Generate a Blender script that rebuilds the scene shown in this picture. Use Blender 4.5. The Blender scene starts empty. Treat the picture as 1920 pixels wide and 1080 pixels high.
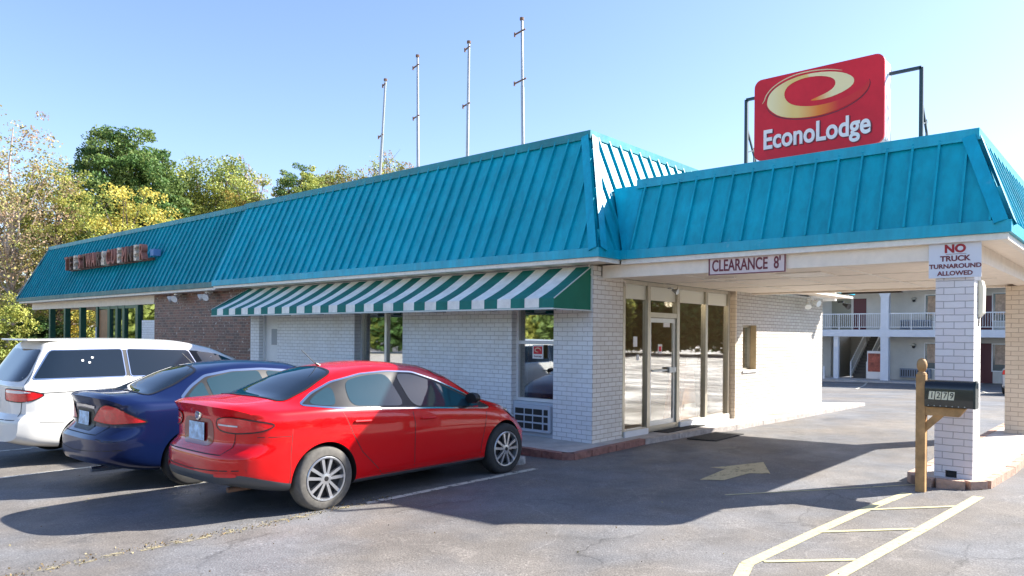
import bpy, bmesh, math, random
import numpy as np
from mathutils import Vector, Matrix
from mathutils.bvhtree import BVHTree
from mathutils.geometry import delaunay_2d_cdt

D = bpy.data
SC = bpy.context.scene
COL = SC.collection
R = math.radians

# ------------------------------------------------------------------ camera
cam_d = D.cameras.new('camera')
cam = D.objects.new('camera', cam_d); COL.objects.link(cam)
F3 = Vector((-0.61525392, 0.78832875, -0.00061957)); R3 = Vector((0.78829695, 0.61523581, 0.00853339)); U3 = Vector((-0.0071083, -0.0047618, 0.9999634))
M = Matrix((R3, U3, -F3)).transposed().to_4x4()
M.translation = Vector((7.1862, -9.1959, 1.8465))
cam.matrix_world = M
cam_d.sensor_width = 36.0
cam_d.lens = 1351.66 / 1920 * 36
cam_d.shift_x = -152.19 / 1920
cam_d.shift_y = 90.41 / 1920
cam_d.clip_start = 0.1
cam_d.clip_end = 2000
SC.camera = cam

# ------------------------------------------------------------------ world + sun
SUN_AZ = R(33.78)          # from +Y towards +X
SUN_EL = math.atan(1 / 1.343)
world = D.worlds.new("World"); SC.world = world; world.use_nodes = True
nt = world.node_tree; nt.nodes.clear()
wo = nt.nodes.new('ShaderNodeOutputWorld'); bg = nt.nodes.new('ShaderNodeBackground'); sky = nt.nodes.new('ShaderNodeTexSky')
sky.sky_type = 'NISHITA'; sky.sun_disc = False
sky.sun_elevation = SUN_EL; sky.sun_rotation = SUN_AZ
sky.air_density = 1.0; sky.dust_density = 0.8; sky.ozone_density = 2.2; sky.altitude = 100
tint = nt.nodes.new('ShaderNodeMix'); tint.data_type = 'RGBA'; tint.blend_type = 'MULTIPLY'; tint.inputs[0].default_value = 1; tint.inputs[7].default_value = (.93, .915, 1.0, 1)
nt.links.new(sky.outputs[0], tint.inputs[6]); nt.links.new(tint.outputs[2], bg.inputs['Color']); bg.inputs['Strength'].default_value = 0.10
nt.links.new(bg.outputs[0], wo.inputs['Surface'])
sd = D.lights.new('sun', 'SUN'); sd.energy = 5.0; sd.angle = R(0.5); sd.color = (1.0, 0.95, 0.87)
sun = D.objects.new('sun', sd); COL.objects.link(sun)
sdir = Vector((math.sin(SUN_AZ) * math.cos(SUN_EL), math.cos(SUN_AZ) * math.cos(SUN_EL), math.sin(SUN_EL)))
sun.rotation_euler = sdir.to_track_quat('Z', 'Y').to_euler()
sun.location = sdir * 60
SC.view_settings.view_transform = 'Standard'; SC.view_settings.look = 'None'
SC.view_settings.gamma = 1; SC.view_settings.exposure = 1.6
try:
    SC.cycles.max_bounces = 8; SC.cycles.transparent_max_bounces = 12
    SC.cycles.caustics_reflective = False; SC.cycles.caustics_refractive = False
    SC.cycles.sample_clamp_indirect = 6
except Exception:
    pass

# ------------------------------------------------------------------ helpers
def tag(o, label=None, cat=None, group=None, kind=None):
    if label: o['label'] = label
    if cat: o['category'] = cat
    if group: o['group'] = group
    if kind: o['kind'] = kind
    return o

def thing(name, label, cat, loc=(0, 0, 0), rz=0, group=None):
    o = D.objects.new(name, None); COL.objects.link(o)
    o.location = loc; o.rotation_euler = (0, 0, rz); o.empty_display_size = .2
    return tag(o, label, cat, group)

def par(o, p, world=True):
    """parent keeping world coordinates of the mesh when world is set"""
    if p is None: return o
    o.parent = p
    if world and p.type == 'EMPTY':
        o.matrix_parent_inverse = Matrix.Translation(-Vector(p.location))
    return o

class MB:
    def __init__(s): s.v = []; s.f = []; s.m = []
    def quad(s, a, b, c, d, mi=0):
        n = len(s.v); s.v += [tuple(a), tuple(b), tuple(c), tuple(d)]; s.f.append((n, n+1, n+2, n+3)); s.m.append(mi); return s
    def tri(s, a, b, c, mi=0):
        n = len(s.v); s.v += [tuple(a), tuple(b), tuple(c)]; s.f.append((n, n+1, n+2)); s.m.append(mi); return s
    def box(s, x0, x1, y0, y1, z0, z1, mi=0):
        n = len(s.v)
        s.v += [(x0,y0,z0),(x1,y0,z0),(x1,y1,z0),(x0,y1,z0),(x0,y0,z1),(x1,y0,z1),(x1,y1,z1),(x0,y1,z1)]
        for q in ((0,3,2,1),(4,5,6,7),(0,1,5,4),(1,2,6,5),(2,3,7,6),(3,0,4,7)):
            s.f.append(tuple(n+i for i in q)); s.m.append(mi)
        return s
    def bar(s, a, b, w, h, up=(0,0,1), mi=0):
        a = Vector(a); b = Vector(b); d = (b-a).normalized(); up = Vector(up)
        r = d.cross(up)
        if r.length < 1e-5: r = d.cross(Vector((1,0,0)))
        r.normalize(); u = r.cross(d).normalized(); r = r*w/2; u = u*h/2
        n = len(s.v)
        for p in (a, b):
            for q in (-r-u, r-u, r+u, -r+u): s.v.append(tuple(p+q))
        for q in ((0,1,2,3),(7,6,5,4),(0,4,5,1),(1,5,6,2),(2,6,7,3),(3,7,4,0)):
            s.f.append(tuple(n+i for i in q)); s.m.append(mi)
        return s
    def tube(s, a, b, r0, r1=None, n=10, mi=0, cap=True):
        if r1 is None: r1 = r0
        a = Vector(a); b = Vector(b); d = (b-a).normalized()
        x = d.orthogonal().normalized(); y = d.cross(x); k = len(s.v)
        for p, r in ((a, r0), (b, r1)):
            for i in range(n):
                t = 2*math.pi*i/n; s.v.append(tuple(p + (x*math.cos(t)+y*math.sin(t))*r))
        for i in range(n):
            j = (i+1) % n; s.f.append((k+i, k+j, k+n+j, k+n+i)); s.m.append(mi)
        if cap:
            s.f.append(tuple(k+i for i in reversed(range(n)))); s.m.append(mi)
            s.f.append(tuple(k+n+i for i in range(n))); s.m.append(mi)
        return s
    def lathe(s, prof, axis_o=(0,0,0), axis=(0,0,1), n=16, mi=0):
        """prof: list of (r, h) along axis"""
        o = Vector(axis_o); d = Vector(axis).normalized(); x = d.orthogonal().normalized(); y = d.cross(x); k = len(s.v)
        for r, h in prof:
            for i in range(n):
                t = 2*math.pi*i/n; s.v.append(tuple(o + d*h + (x*math.cos(t)+y*math.sin(t))*r))
        for j in range(len(prof)-1):
            for i in range(n):
                i2 = (i+1) % n
                s.f.append((k+j*n+i, k+j*n+i2, k+(j+1)*n+i2, k+(j+1)*n+i)); s.m.append(mi)
        return s
    def prism(s, pts, lo, hi, axis='z', mi=0, mside=None):
        """polygon pts extruded along axis between lo and hi"""
        n = len(s.v); k = len(pts)
        def P(p, h):
            return (p[0], p[1], h) if axis == 'z' else ((p[0], h, p[1]) if axis == 'y' else (h, p[0], p[1]))
        for h in (lo, hi):
            for p in pts: s.v.append(P(p, h))
        s.f.append(tuple(n+i for i in reversed(range(k)))); s.m.append(mi)
        s.f.append(tuple(n+k+i for i in range(k))); s.m.append(mi)
        for i in range(k):
            j = (i+1) % k; s.f.append((n+i, n+j, n+k+j, n+k+i)); s.m.append(mi if mside is None else mside)
        return s
    def add(s, V, Fc, mi=0):
        n = len(s.v); s.v += [tuple(p) for p in V]
        for q in Fc: s.f.append(tuple(n+i for i in q)); s.m.append(mi)
        return s
    def build(s, name, mats, parent=None, smooth=False, fix=True, bevel=0, world=True):
        me = D.meshes.new(name); me.from_pydata(s.v, [], s.f)
        if not isinstance(mats, (list, tuple)): mats = [mats]
        for m in mats: me.materials.append(m)
        me.polygons.foreach_set('material_index', s.m)
        if fix:
            bm = bmesh.new(); bm.from_mesh(me); bmesh.ops.recalc_face_normals(bm, faces=bm.faces)
            if bevel:
                bmesh.ops.remove_doubles(bm, verts=bm.verts, dist=1e-5)
                bmesh.ops.bevel(bm, geom=[e for e in bm.edges if len(e.link_faces) == 2 and e.calc_face_angle(0) > .6], offset=bevel, segments=2, affect='EDGES', profile=.6)
            bm.to_mesh(me); bm.free()
        if smooth:
            me.polygons.foreach_set('use_smooth', [True]*len(me.polygons)); me.set_sharp_from_angle(angle=R(38))
        me.update()
        o = D.objects.new(name, me); COL.objects.link(o); par(o, parent, world)
        return o

def struct(o): return tag(o, kind='structure')

# ------------------------------------------------------------------ materials
def mat(name, col, rough=.6, metal=0, spec=.5, coat=0, emit=None, noise=0, nscale=8, bump=0, bscale=60, alpha=None):
    m = D.materials.new(name); m.use_nodes = True; n = m.node_tree.nodes; l = m.node_tree.links
    b = n['Principled BSDF']; b.inputs['Base Color'].default_value = (*col, 1); b.inputs['Roughness'].default_value = rough
    b.inputs['Metallic'].default_value = metal; b.inputs['Specular IOR Level'].default_value = spec
    b.inputs['Coat Weight'].default_value = coat; b.inputs['Coat Roughness'].default_value = .03
    if emit: b.inputs['Emission Color'].default_value = (*emit[0], 1); b.inputs['Emission Strength'].default_value = emit[1]
    if noise or bump:
        tc = n.new('ShaderNodeTexCoord')
    if noise:
        t = n.new('ShaderNodeTexNoise'); t.inputs['Scale'].default_value = nscale; t.inputs['Detail'].default_value = 6; t.inputs['Roughness'].default_value = .65
        l.new(tc.outputs['Object'], t.inputs['Vector'])
        mp = n.new('ShaderNodeMapRange'); mp.inputs[1].default_value = .3; mp.inputs[2].default_value = .7; mp.inputs[3].default_value = 1-noise; mp.inputs[4].default_value = 1+noise
        l.new(t.outputs['Fac'], mp.inputs[0])
        mx = n.new('ShaderNodeVectorMath'); mx.operation = 'SCALE'; mx.inputs[0].default_value = col; l.new(mp.outputs[0], mx.inputs['Scale'])
        l.new(mx.outputs[0], b.inputs['Base Color'])
    if bump:
        t2 = n.new('ShaderNodeTexNoise'); t2.inputs['Scale'].default_value = bscale; t2.inputs['Detail'].default_value = 4
        l.new(tc.outputs['Object'], t2.inputs['Vector'])
        bp = n.new('ShaderNodeBump'); bp.inputs['Strength'].default_value = bump; bp.inputs['Distance'].default_value = .02
        l.new(t2.outputs['Fac'], bp.inputs['Height']); l.new(bp.outputs[0], b.inputs['Normal'])
    return m

def brick_mat(name, c1, c2, mortar, axis, bw=.215, bh=.0765, ms=.011, bump=.6, stain=(.5, .42, .3), stain_amt=.25, rough=.55, off=(0, 0), speck=0):
    m = D.materials.new(name); m.use_nodes = True; n = m.node_tree.nodes; l = m.node_tree.links
    b = n['Principled BSDF']; b.inputs['Roughness'].default_value = rough
    tc = n.new('ShaderNodeTexCoord'); sp = n.new('ShaderNodeSeparateXYZ'); cb = n.new('ShaderNodeCombineXYZ')
    l.new(tc.outputs['Object'], sp.inputs[0])
    ad = n.new('ShaderNodeMath'); ad.operation = 'ADD'; ad.inputs[1].default_value = off[0]; l.new(sp.outputs[axis], ad.inputs[0])
    az = n.new('ShaderNodeMath'); az.operation = 'ADD'; az.inputs[1].default_value = off[1]; l.new(sp.outputs['Z'], az.inputs[0])
    l.new(ad.outputs[0], cb.inputs[0]); l.new(az.outputs[0], cb.inputs[1])
    # slight wobble of the courses
    nz = n.new('ShaderNodeTexNoise'); nz.inputs['Scale'].default_value = 9; l.new(tc.outputs['Object'], nz.inputs['Vector'])
    sb = n.new('ShaderNodeVectorMath'); sb.operation = 'SUBTRACT'; sb.inputs[1].default_value = (.5, .5, .5); l.new(nz.outputs['Color'], sb.inputs[0])
    sc = n.new('ShaderNodeVectorMath'); sc.operation = 'SCALE'; sc.inputs['Scale'].default_value = .012; l.new(sb.outputs[0], sc.inputs[0])
    av = n.new('ShaderNodeVectorMath'); av.operation = 'ADD'; l.new(cb.outputs[0], av.inputs[0]); l.new(sc.outputs[0], av.inputs[1])
    br = n.new('ShaderNodeTexBrick'); br.inputs['Scale'].default_value = 1; br.inputs['Brick Width'].default_value = bw; br.inputs['Row Height'].default_value = bh
    br.inputs['Mortar Size'].default_value = ms/2; br.inputs['Mortar Smooth'].default_value = .35; br.inputs['Bias'].default_value = 0
    br.inputs['Color1'].default_value = (*c1, 1); br.inputs['Color2'].default_value = (*c2, 1); br.inputs['Mortar'].default_value = (*mortar, 1)
    l.new(av.outputs[0], br.inputs['Vector'])
    st = n.new('ShaderNodeTexNoise'); st.inputs['Scale'].default_value = 1.7; st.inputs['Detail'].default_value = 8; st.inputs['Roughness'].default_value = .7
    l.new(tc.outputs['Object'], st.inputs['Vector'])
    mp = n.new('ShaderNodeMapRange'); mp.inputs[1].default_value = .45; mp.inputs[2].default_value = .8; mp.inputs[3].default_value = 0; mp.inputs[4].default_value = stain_amt
    l.new(st.outputs['Fac'], mp.inputs[0])
    mx = n.new('ShaderNodeMix'); mx.data_type = 'RGBA'; mx.inputs[7].default_value = (*stain, 1)
    l.new(mp.outputs[0], mx.inputs[0]); l.new(br.outputs['Color'], mx.inputs[6])
    out = mx.outputs[2]
    if speck:
        sn = n.new('ShaderNodeTexNoise'); sn.inputs['Scale'].default_value = 14; sn.inputs['Detail'].default_value = 2; l.new(tc.outputs['Object'], sn.inputs['Vector'])
        sm = n.new('ShaderNodeMapRange'); sm.inputs[1].default_value = .66; sm.inputs[2].default_value = .70; l.new(sn.outputs['Fac'], sm.inputs[0])
        m2 = n.new('ShaderNodeMix'); m2.data_type = 'RGBA'; m2.inputs[7].default_value = (.55, .5, .47, 1)
        mm = n.new('ShaderNodeMath'); mm.operation = 'MULTIPLY'; mm.inputs[1].default_value = speck; l.new(sm.outputs[0], mm.inputs[0])
        l.new(mm.outputs[0], m2.inputs[0]); l.new(out, m2.inputs[6]); out = m2.outputs[2]
    l.new(out, b.inputs['Base Color'])
    # bump from mortar + grain
    iv = n.new('ShaderNodeMath'); iv.operation = 'SUBTRACT'; iv.inputs[0].default_value = 1; l.new(br.outputs['Fac'], iv.inputs[1])
    g = n.new('ShaderNodeTexNoise'); g.inputs['Scale'].default_value = 45; g.inputs['Detail'].default_value = 3; l.new(tc.outputs['Object'], g.inputs['Vector'])
    gm = n.new('ShaderNodeMath'); gm.operation = 'MULTIPLY_ADD'; gm.inputs[1].default_value = .45; l.new(g.outputs['Fac'], gm.inputs[0]); l.new(iv.outputs[0], gm.inputs[2])
    bp = n.new('ShaderNodeBump'); bp.inputs['Strength'].default_value = bump; bp.inputs['Distance'].default_value = .012
    l.new(gm.outputs[0], bp.inputs['Height']); l.new(bp.outputs[0], b.inputs['Normal'])
    return m

def glass_mat(name, tint=(.75, .8, .78), refl=.25, rough=.02, gcol=(1, 1, 1)):
    m = D.materials.new(name); m.use_nodes = True; n = m.node_tree.nodes; l = m.node_tree.links; n.clear()
    o = n.new('ShaderNodeOutputMaterial'); t = n.new('ShaderNodeBsdfTransparent'); g = n.new('ShaderNodeBsdfGlossy'); mx = n.new('ShaderNodeMixShader')
    t.inputs['Color'].default_value = (*tint, 1); g.inputs['Roughness'].default_value = rough; g.inputs['Color'].default_value = (*gcol, 1)
    fr = n.new('ShaderNodeLayerWeight'); fr.inputs['Blend'].default_value = .5; pw_ = n.new('ShaderNodeMath'); pw_.operation = 'POWER'; pw_.inputs[1].default_value = 3.2; l.new(fr.outputs['Facing'], pw_.inputs[0])
    mp = n.new('ShaderNodeMapRange'); mp.inputs[3].default_value = refl; mp.inputs[4].default_value = 1; l.new(pw_.outputs[0], mp.inputs[0])
    l.new(mp.outputs[0], mx.inputs[0]); l.new(t.outputs[0], mx.inputs[1]); l.new(g.outputs[0], mx.inputs[2]); l.new(mx.outputs[0], o.inputs['Surface'])
    return m

def attr_mat(name, rough=.5, transl=0):
    m = D.materials.new(name); m.use_nodes = True; n = m.node_tree.nodes; l = m.node_tree.links
    b = n['Principled BSDF']; b.inputs['Roughness'].default_value = rough; b.inputs['Specular IOR Level'].default_value = .3
    a = n.new('ShaderNodeAttribute'); a.attribute_name = 'col'; l.new(a.outputs['Color'], b.inputs['Base Color'])
    if transl:
        t = n.new('ShaderNodeBsdfTranslucent'); l.new(a.outputs['Color'], t.inputs['Color']); mx = n.new('ShaderNodeMixShader'); mx.inputs[0].default_value = transl
        l.new(b.outputs[0], mx.inputs[1]); l.new(t.outputs[0], mx.inputs[2]); l.new(mx.outputs[0], n['Material Output'].inputs['Surface'])
    return m

def asphalt_mat(name, base, crack=True, warm=(1.03, 1.0, .95)):
    m = D.materials.new(name); m.use_nodes = True; n = m.node_tree.nodes; l = m.node_tree.links
    b = n['Principled BSDF']; b.inputs['Roughness'].default_value = .82; b.inputs['Specular IOR Level'].default_value = .35
    tc = n.new('ShaderNodeTexCoord')
    def noise(s, d=6, r=.6, dist=0):
        t = n.new('ShaderNodeTexNoise'); t.inputs['Scale'].default_value = s; t.inputs['Detail'].default_value = d; t.inputs['Roughness'].default_value = r; t.inputs['Distortion'].default_value = dist
        l.new(tc.outputs['Object'], t.inputs['Vector']); return t
    def rng(src, a, c, lo, hi):
        q = n.new('ShaderNodeMapRange'); q.inputs[1].default_value = a; q.inputs[2].default_value = c; q.inputs[3].default_value = lo; q.inputs[4].default_value = hi; l.new(src, q.inputs[0]); return q.outputs[0]
    def mul(a, c):
        q = n.new('ShaderNodeMath'); q.operation = 'MULTIPLY'; l.new(a, q.inputs[0]); l.new(c, q.inputs[1]); return q.outputs[0]
    v = mul(rng(noise(.35, 5).outputs['Fac'], .35, .65, .82, 1.18), rng(noise(2.2, 7, .7).outputs['Fac'], .3, .7, .80, 1.2))
    grain = noise(75, 2, .6).outputs['Fac']
    v = mul(v, rng(grain, .3, .7, .62, 1.38))
    # light stones and dark oil spots
    v = mul(v, rng(noise(38, 1).outputs['Fac'], .66, .72, 1, 1.5))
    v = mul(v, rng(noise(1.1, 3, .5, .6).outputs['Fac'], .25, .36, .72, 1))
    if crack:
        def cracks(scale, width, amt, seed):
            mpn = n.new('ShaderNodeMapping'); mpn.inputs['Location'].default_value = (seed, seed*.7, 0); mpn.inputs['Rotation'].default_value = (0, 0, seed); l.new(tc.outputs['Object'], mpn.inputs[0])
            dn = n.new('ShaderNodeTexNoise'); dn.inputs['Scale'].default_value = 1.3; dn.inputs['Detail'].default_value = 7; l.new(mpn.outputs[0], dn.inputs['Vector'])
            sc = n.new('ShaderNodeVectorMath'); sc.operation = 'SCALE'; sc.inputs['Scale'].default_value = .9; l.new(dn.outputs['Color'], sc.inputs[0])
            av = n.new('ShaderNodeVectorMath'); av.operation = 'ADD'; l.new(mpn.outputs[0], av.inputs[0]); l.new(sc.outputs[0], av.inputs[1])
            vo = n.new('ShaderNodeTexVoronoi'); vo.feature = 'DISTANCE_TO_EDGE'; vo.inputs['Scale'].default_value = scale; l.new(av.outputs[0], vo.inputs['Vector'])
            gate = rng(noise(.6, 3).outputs['Fac'], .42, .56, 0, 1)
            c = rng(vo.outputs['Distance'], 0, width, 1, 0); return mul(c, gate), amt
        for (sc_, w_, a_, s_) in ((.30, .006, -.35, 3.1), (.5, .010, .28, 8.4)):
            c, amt = cracks(sc_, w_, a_, s_)
            q = n.new('ShaderNodeMath'); q.operation = 'MULTIPLY_ADD'; q.inputs[1].default_value = amt; q.inputs[2].default_value = 1; l.new(c, q.inputs[0])
            v = mul(v, q.outputs[0])
    cs = n.new('ShaderNodeVectorMath'); cs.operation = 'SCALE'; cs.inputs[0].default_value = tuple(base*w for w in warm); l.new(v, cs.inputs['Scale'])
    # hue drift between bluish and brownish
    l.new(rng(noise(.45, 5).outputs['Fac'], .35, .62, .50, .86), b.inputs['Roughness'])
    hm = n.new('ShaderNodeMix'); hm.data_type = 'RGBA'; hm.blend_type = 'MULTIPLY'; hm.inputs[0].default_value = 1
    rp = n.new('ShaderNodeMix'); rp.data_type = 'RGBA'; rp.inputs[6].default_value = (.95, .98, 1.06, 1); rp.inputs[7].default_value = (1.08, 1.0, .93, 1)
    l.new(rng(noise(.5, 3).outputs['Fac'], .4, .6, 0, 1), rp.inputs[0]); l.new(cs.outputs[0], hm.inputs[6]); l.new(rp.outputs[2], hm.inputs[7])
    l.new(hm.outputs[2], b.inputs['Base Color'])
    bp = n.new('ShaderNodeBump'); bp.inputs['Strength'].default_value = .5; bp.inputs['Distance'].default_value = .006; l.new(grain, bp.inputs['Height']); l.new(bp.outputs[0], b.inputs['Normal'])
    return m

def paint_line_mat(name, col, wear=.5, scale=7):
    """worn paint: holes where the asphalt shows"""
    m = mat(name, col, rough=.7, noise=.15, nscale=20); n = m.node_tree.nodes; l = m.node_tree.links
    tc = n.new('ShaderNodeTexCoord'); t = n.new('ShaderNodeTexNoise'); t.inputs['Scale'].default_value = scale; t.inputs['Detail'].default_value = 9; t.inputs['Roughness'].default_value = .75
    l.new(tc.outputs['Object'], t.inputs['Vector'])
    mp = n.new('ShaderNodeMapRange'); mp.inputs[1].default_value = wear-.04; mp.inputs[2].default_value = wear+.05; l.new(t.outputs['Fac'], mp.inputs[0])
    tr = n.new('ShaderNodeBsdfTransparent'); mx = n.new('ShaderNodeMixShader'); l.new(mp.outputs[0], mx.inputs[0]); l.new(tr.outputs[0], mx.inputs[1])
    l.new(n['Principled BSDF'].outputs[0], mx.inputs[2]); l.new(mx.outputs[0], n['Material Output'].inputs['Surface'])
    return m

def metal_mat(name, col, scr=.03):
    m = mat(name, col, rough=.42, spec=.45); n = m.node_tree.nodes; l = m.node_tree.links; b = n['Principled BSDF']
    tc = n.new('ShaderNodeTexCoord')
    def nz(scale, vec, d=5, r=.6):
        mp = n.new('ShaderNodeMapping'); mp.inputs['Scale'].default_value = vec; l.new(tc.outputs['Object'], mp.inputs[0])
        t = n.new('ShaderNodeTexNoise'); t.inputs['Scale'].default_value = scale; t.inputs['Detail'].default_value = d; t.inputs['Roughness'].default_value = r; l.new(mp.outputs[0], t.inputs['Vector']); return t.outputs['Fac']
    def rng(src, a, c, lo, hi):
        q = n.new('ShaderNodeMapRange'); q.inputs[1].default_value = a; q.inputs[2].default_value = c; q.inputs[3].default_value = lo; q.inputs[4].default_value = hi; l.new(src, q.inputs[0]); return q.outputs[0]
    def mul(a, c):
        q = n.new('ShaderNodeMath'); q.operation = 'MULTIPLY'; l.new(a, q.inputs[0]); l.new(c, q.inputs[1]); return q.outputs[0]
    # broad fading, run-off streaks down the slope, panel to panel tone steps
    v = mul(rng(nz(.7, (1,1,1)), .3, .7, .84, 1.14), rng(nz(2.2, (3.2,3.2,.18)), .3, .7, .86, 1.12))
    v = mul(v, rng(nz(14, (1,1,.4), 3), .35, .65, .95, 1.05))
    sc = n.new('ShaderNodeVectorMath'); sc.operation = 'SCALE'; sc.inputs[0].default_value = col; l.new(v, sc.inputs['Scale'])
    chalk = n.new('ShaderNodeMix'); chalk.data_type = 'RGBA'; chalk.inputs[7].default_value = (.42, .55, .60, 1)
    l.new(mul(rng(nz(5, (1,1,1), 9, .75), .60, .72, 0, 1), rng(nz(.9, (1,1,1)), .45, .6, scr, scr*5)), chalk.inputs[0]); l.new(sc.outputs[0], chalk.inputs[6]); l.new(chalk.outputs[2], b.inputs['Base Color'])
    l.new(rng(nz(4, (1,1,.5)), .3, .7, .34, .54), b.inputs['Roughness'])
    bp = n.new('ShaderNodeBump'); bp.inputs['Strength'].default_value = .18; bp.inputs['Distance'].default_value = .03
    l.new(nz(2.6, (1,1,.7), 2), bp.inputs['Height']); l.new(bp.outputs[0], b.inputs['Normal'])
    return m

WB1, WB2, WMO = (.88, .88, .88), (.82, .82, .82), (.48, .47, .47)
M_ = dict(
    wb_x=brick_mat('white_painted_brick_front', WB1, WB2, WMO, 'X', speck=.4, stain_amt=.35),
    wb_y=brick_mat('white_painted_brick_side', (.86,.81,.74), (.80,.74,.66), (.42,.32,.23), 'Y', speck=.4, stain_amt=.35),
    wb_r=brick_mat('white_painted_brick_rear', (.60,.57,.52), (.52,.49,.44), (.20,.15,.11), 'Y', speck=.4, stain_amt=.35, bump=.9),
    pil_x=brick_mat('white_painted_pillar_front', (.80,.76,.76), (.76,.70,.70), (.42,.38,.38), 'X', bw=.235, bh=.082, ms=.010),
    pil_y=brick_mat('white_painted_pillar_side', (.82,.80,.78), (.78,.75,.72), (.5,.46,.42), 'Y', bw=.235, bh=.082, ms=.010),
    tan_x=brick_mat('cream_brick', (.80,.68,.54), (.75,.62,.48), (.48,.36,.26), 'X', bw=.235, bh=.082, ms=.010),
    brown=brick_mat('brown_brick', (.26,.11,.07), (.10,.05,.04), (.34,.28,.24), 'X', bw=.215, bh=.0765, speck=.9, stain=(.2,.17,.15), stain_amt=.3),
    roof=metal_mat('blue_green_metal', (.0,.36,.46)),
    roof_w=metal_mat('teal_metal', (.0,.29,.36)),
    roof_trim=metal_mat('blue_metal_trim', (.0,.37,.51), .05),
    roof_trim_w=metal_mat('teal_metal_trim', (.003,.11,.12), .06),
    ridge=metal_mat('dark_teal_ridge', (.003,.21,.25), .08),
    flat=mat('roof_gravel', (.3,.3,.29), rough=.9, noise=.3, nscale=30),
    cream=mat('cream_paint', (.86,.76,.64), rough=.6, noise=.07, nscale=6, bump=.1, bscale=12),
    trim=mat('off_white_trim', (.82,.76,.68), rough=.5, noise=.10, nscale=9),
    white=mat('white_paint', (.78,.78,.77), rough=.45, noise=.04, nscale=5),
    alu=mat('bronze_aluminium', (.46,.42,.34), rough=.35, metal=.6, noise=.08),
    alu_l=mat('pale_aluminium', (.62,.62,.60), rough=.35, metal=.4, noise=.06),
    glass=glass_mat('storefront_glass', (.88,.88,.84), .16),
    glass_d=glass_mat('dark_window_glass', (.45,.52,.50), .34),
    green=mat('dark_green_metal', (.010,.085,.058), rough=.35, noise=.1),
    wood=mat('brown_wood', (.28,.12,.05), rough=.4, noise=.25, nscale=6),
    floor_in=mat('tile_floor', (.34,.30,.26), rough=.3, noise=.1),
    wall_in=mat('room_paint', (.26,.19,.13), rough=.8),
    dark=mat('dark_gap', (.015,.015,.015), rough=.7),
    conc=mat('pale_concrete', (.46,.43,.40), rough=.8, noise=.22, nscale=3.2, bump=.25, bscale=80),
    kerbred=mat('worn_red_kerb_paint', (.30,.14,.11), rough=.75, noise=.4, nscale=9, bump=.4, bscale=30),
    kerbgrey=mat('kerb_concrete', (.42,.38,.35), rough=.85, noise=.3, nscale=10, bump=.4, bscale=40),
    rubber=mat('black_rubber_mat', (.025,.024,.023), rough=.85, noise=.5, nscale=60, bump=.8, bscale=120),
    yellow=paint_line_mat('worn_yellow_paint', (.36,.31,.19), .55),
    paleline=paint_line_mat('worn_pale_paint', (.60,.57,.48), .44),
    hatch=paint_line_mat('pale_yellow_paint', (.50,.45,.25), .36, 14),
    arrow=paint_line_mat('faded_arrow_paint', (.50,.40,.22), .40, 9),
    awn_g=mat('green_awning_canvas', (.004,.17,.14), rough=.75, noise=.22, nscale=3, bump=.5, bscale=9),
    awn_w=mat('white_awning_canvas', (.86,.85,.78), rough=.8, noise=.14, nscale=5, bump=.5, bscale=9),
    awn_s=mat('green_awning_side_canvas', (.004,.15,.085), rough=.75, noise=.12, nscale=3),
    steel=mat('galvanised_steel', (.36,.38,.39), rough=.4, metal=.7, noise=.15),
    rust=mat('rusty_steel', (.16,.09,.06), rough=.8, noise=.4, nscale=12),
    frame_g=mat('dark_green_frame', (.02,.05,.06), rough=.5),
    signred=mat('sign_red', (.66,.022,.038), rough=.4, spec=.25, noise=.14, nscale=1.6),
    signwhite=mat('sign_white', (.85,.82,.80), rough=.45),
    maroon=mat('maroon_lettering', (.16,.018,.03), rough=.5),
    mailblack=mat('black_mailbox_paint', (.008,.010,.011), rough=.25, coat=.3),
    post=mat('weathered_pine', (.44,.25,.10), rough=.7, noise=.3, nscale=7),
    numtile=mat('number_tile', (.72,.68,.50), rough=.5),
    black=mat('black_plastic', (.012,.012,.013), rough=.45),
    lamp_glass=mat('lamp_diffuser', (.78,.74,.60), rough=.4),
)
# wood grain for the post and stronger direction
# ------------------------------------------------------------------ ground
def gz(x, y):
    return .0184*max(-12, min(12, x)) - .67*max(0, min(1, (y-11)/20))
M_['asphalt'] = asphalt_mat('asphalt', .145)
xs = sorted(set([-400,-150,-80,-50,-30,-20,-12,-9,-6,-3,-1,0,1,2,3,4,5,6,8,10,12,16,24,40,80,150,400]))
ys = sorted(set([-400,-120,-60,-30,-15,-10,-7,-4,-2,0,2,4,6,8,11,13,16,19,22,25,28,31,36,45,60,100,200,500]))
mb = MB()
V = [(x, y, gz(x, y)) for y in ys for x in xs]; n_ = len(xs)
mb.add(V, [(j*n_+i, j*n_+i+1, (j+1)*n_+i+1, (j+1)*n_+i) for j in range(len(ys)-1) for i in range(n_-1)])
struct(mb.build('ground', M_['asphalt'], smooth=True))

def sheet(name, pts, m, dz=.004, thick=None, res=.6):
    """flat polygon laid on the sloping ground"""
    mb = MB(); k = len(pts)
    mb.add([(p[0], p[1], gz(*p)+dz) for p in pts], [tuple(range(k))])
    o = mb.build(name, m); 
    return o

def line_poly(a, b, w):
    a = Vector(a); b = Vector(b); d = (b-a).normalized(); q = Vector((-d.y, d.x))*w/2
    return [a-q, b-q, b+q, a+q]

def line_strip(name, pts, w, m, dz=.004):
    mb = MB()
    for a, b in zip(pts[:-1], pts[1:]):
        a = Vector(a); b = Vector(b); n = max(1, int((b-a).length/.7))
        for i in range(n):
            p = a.lerp(b, i/n); q = a.lerp(b, (i+1)/n); P = line_poly(p, q, w)
            mb.quad(*[(v.x, v.y, gz(v.x, v.y)+dz) for v in P])
    return struct(mb.build(name, m))

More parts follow.
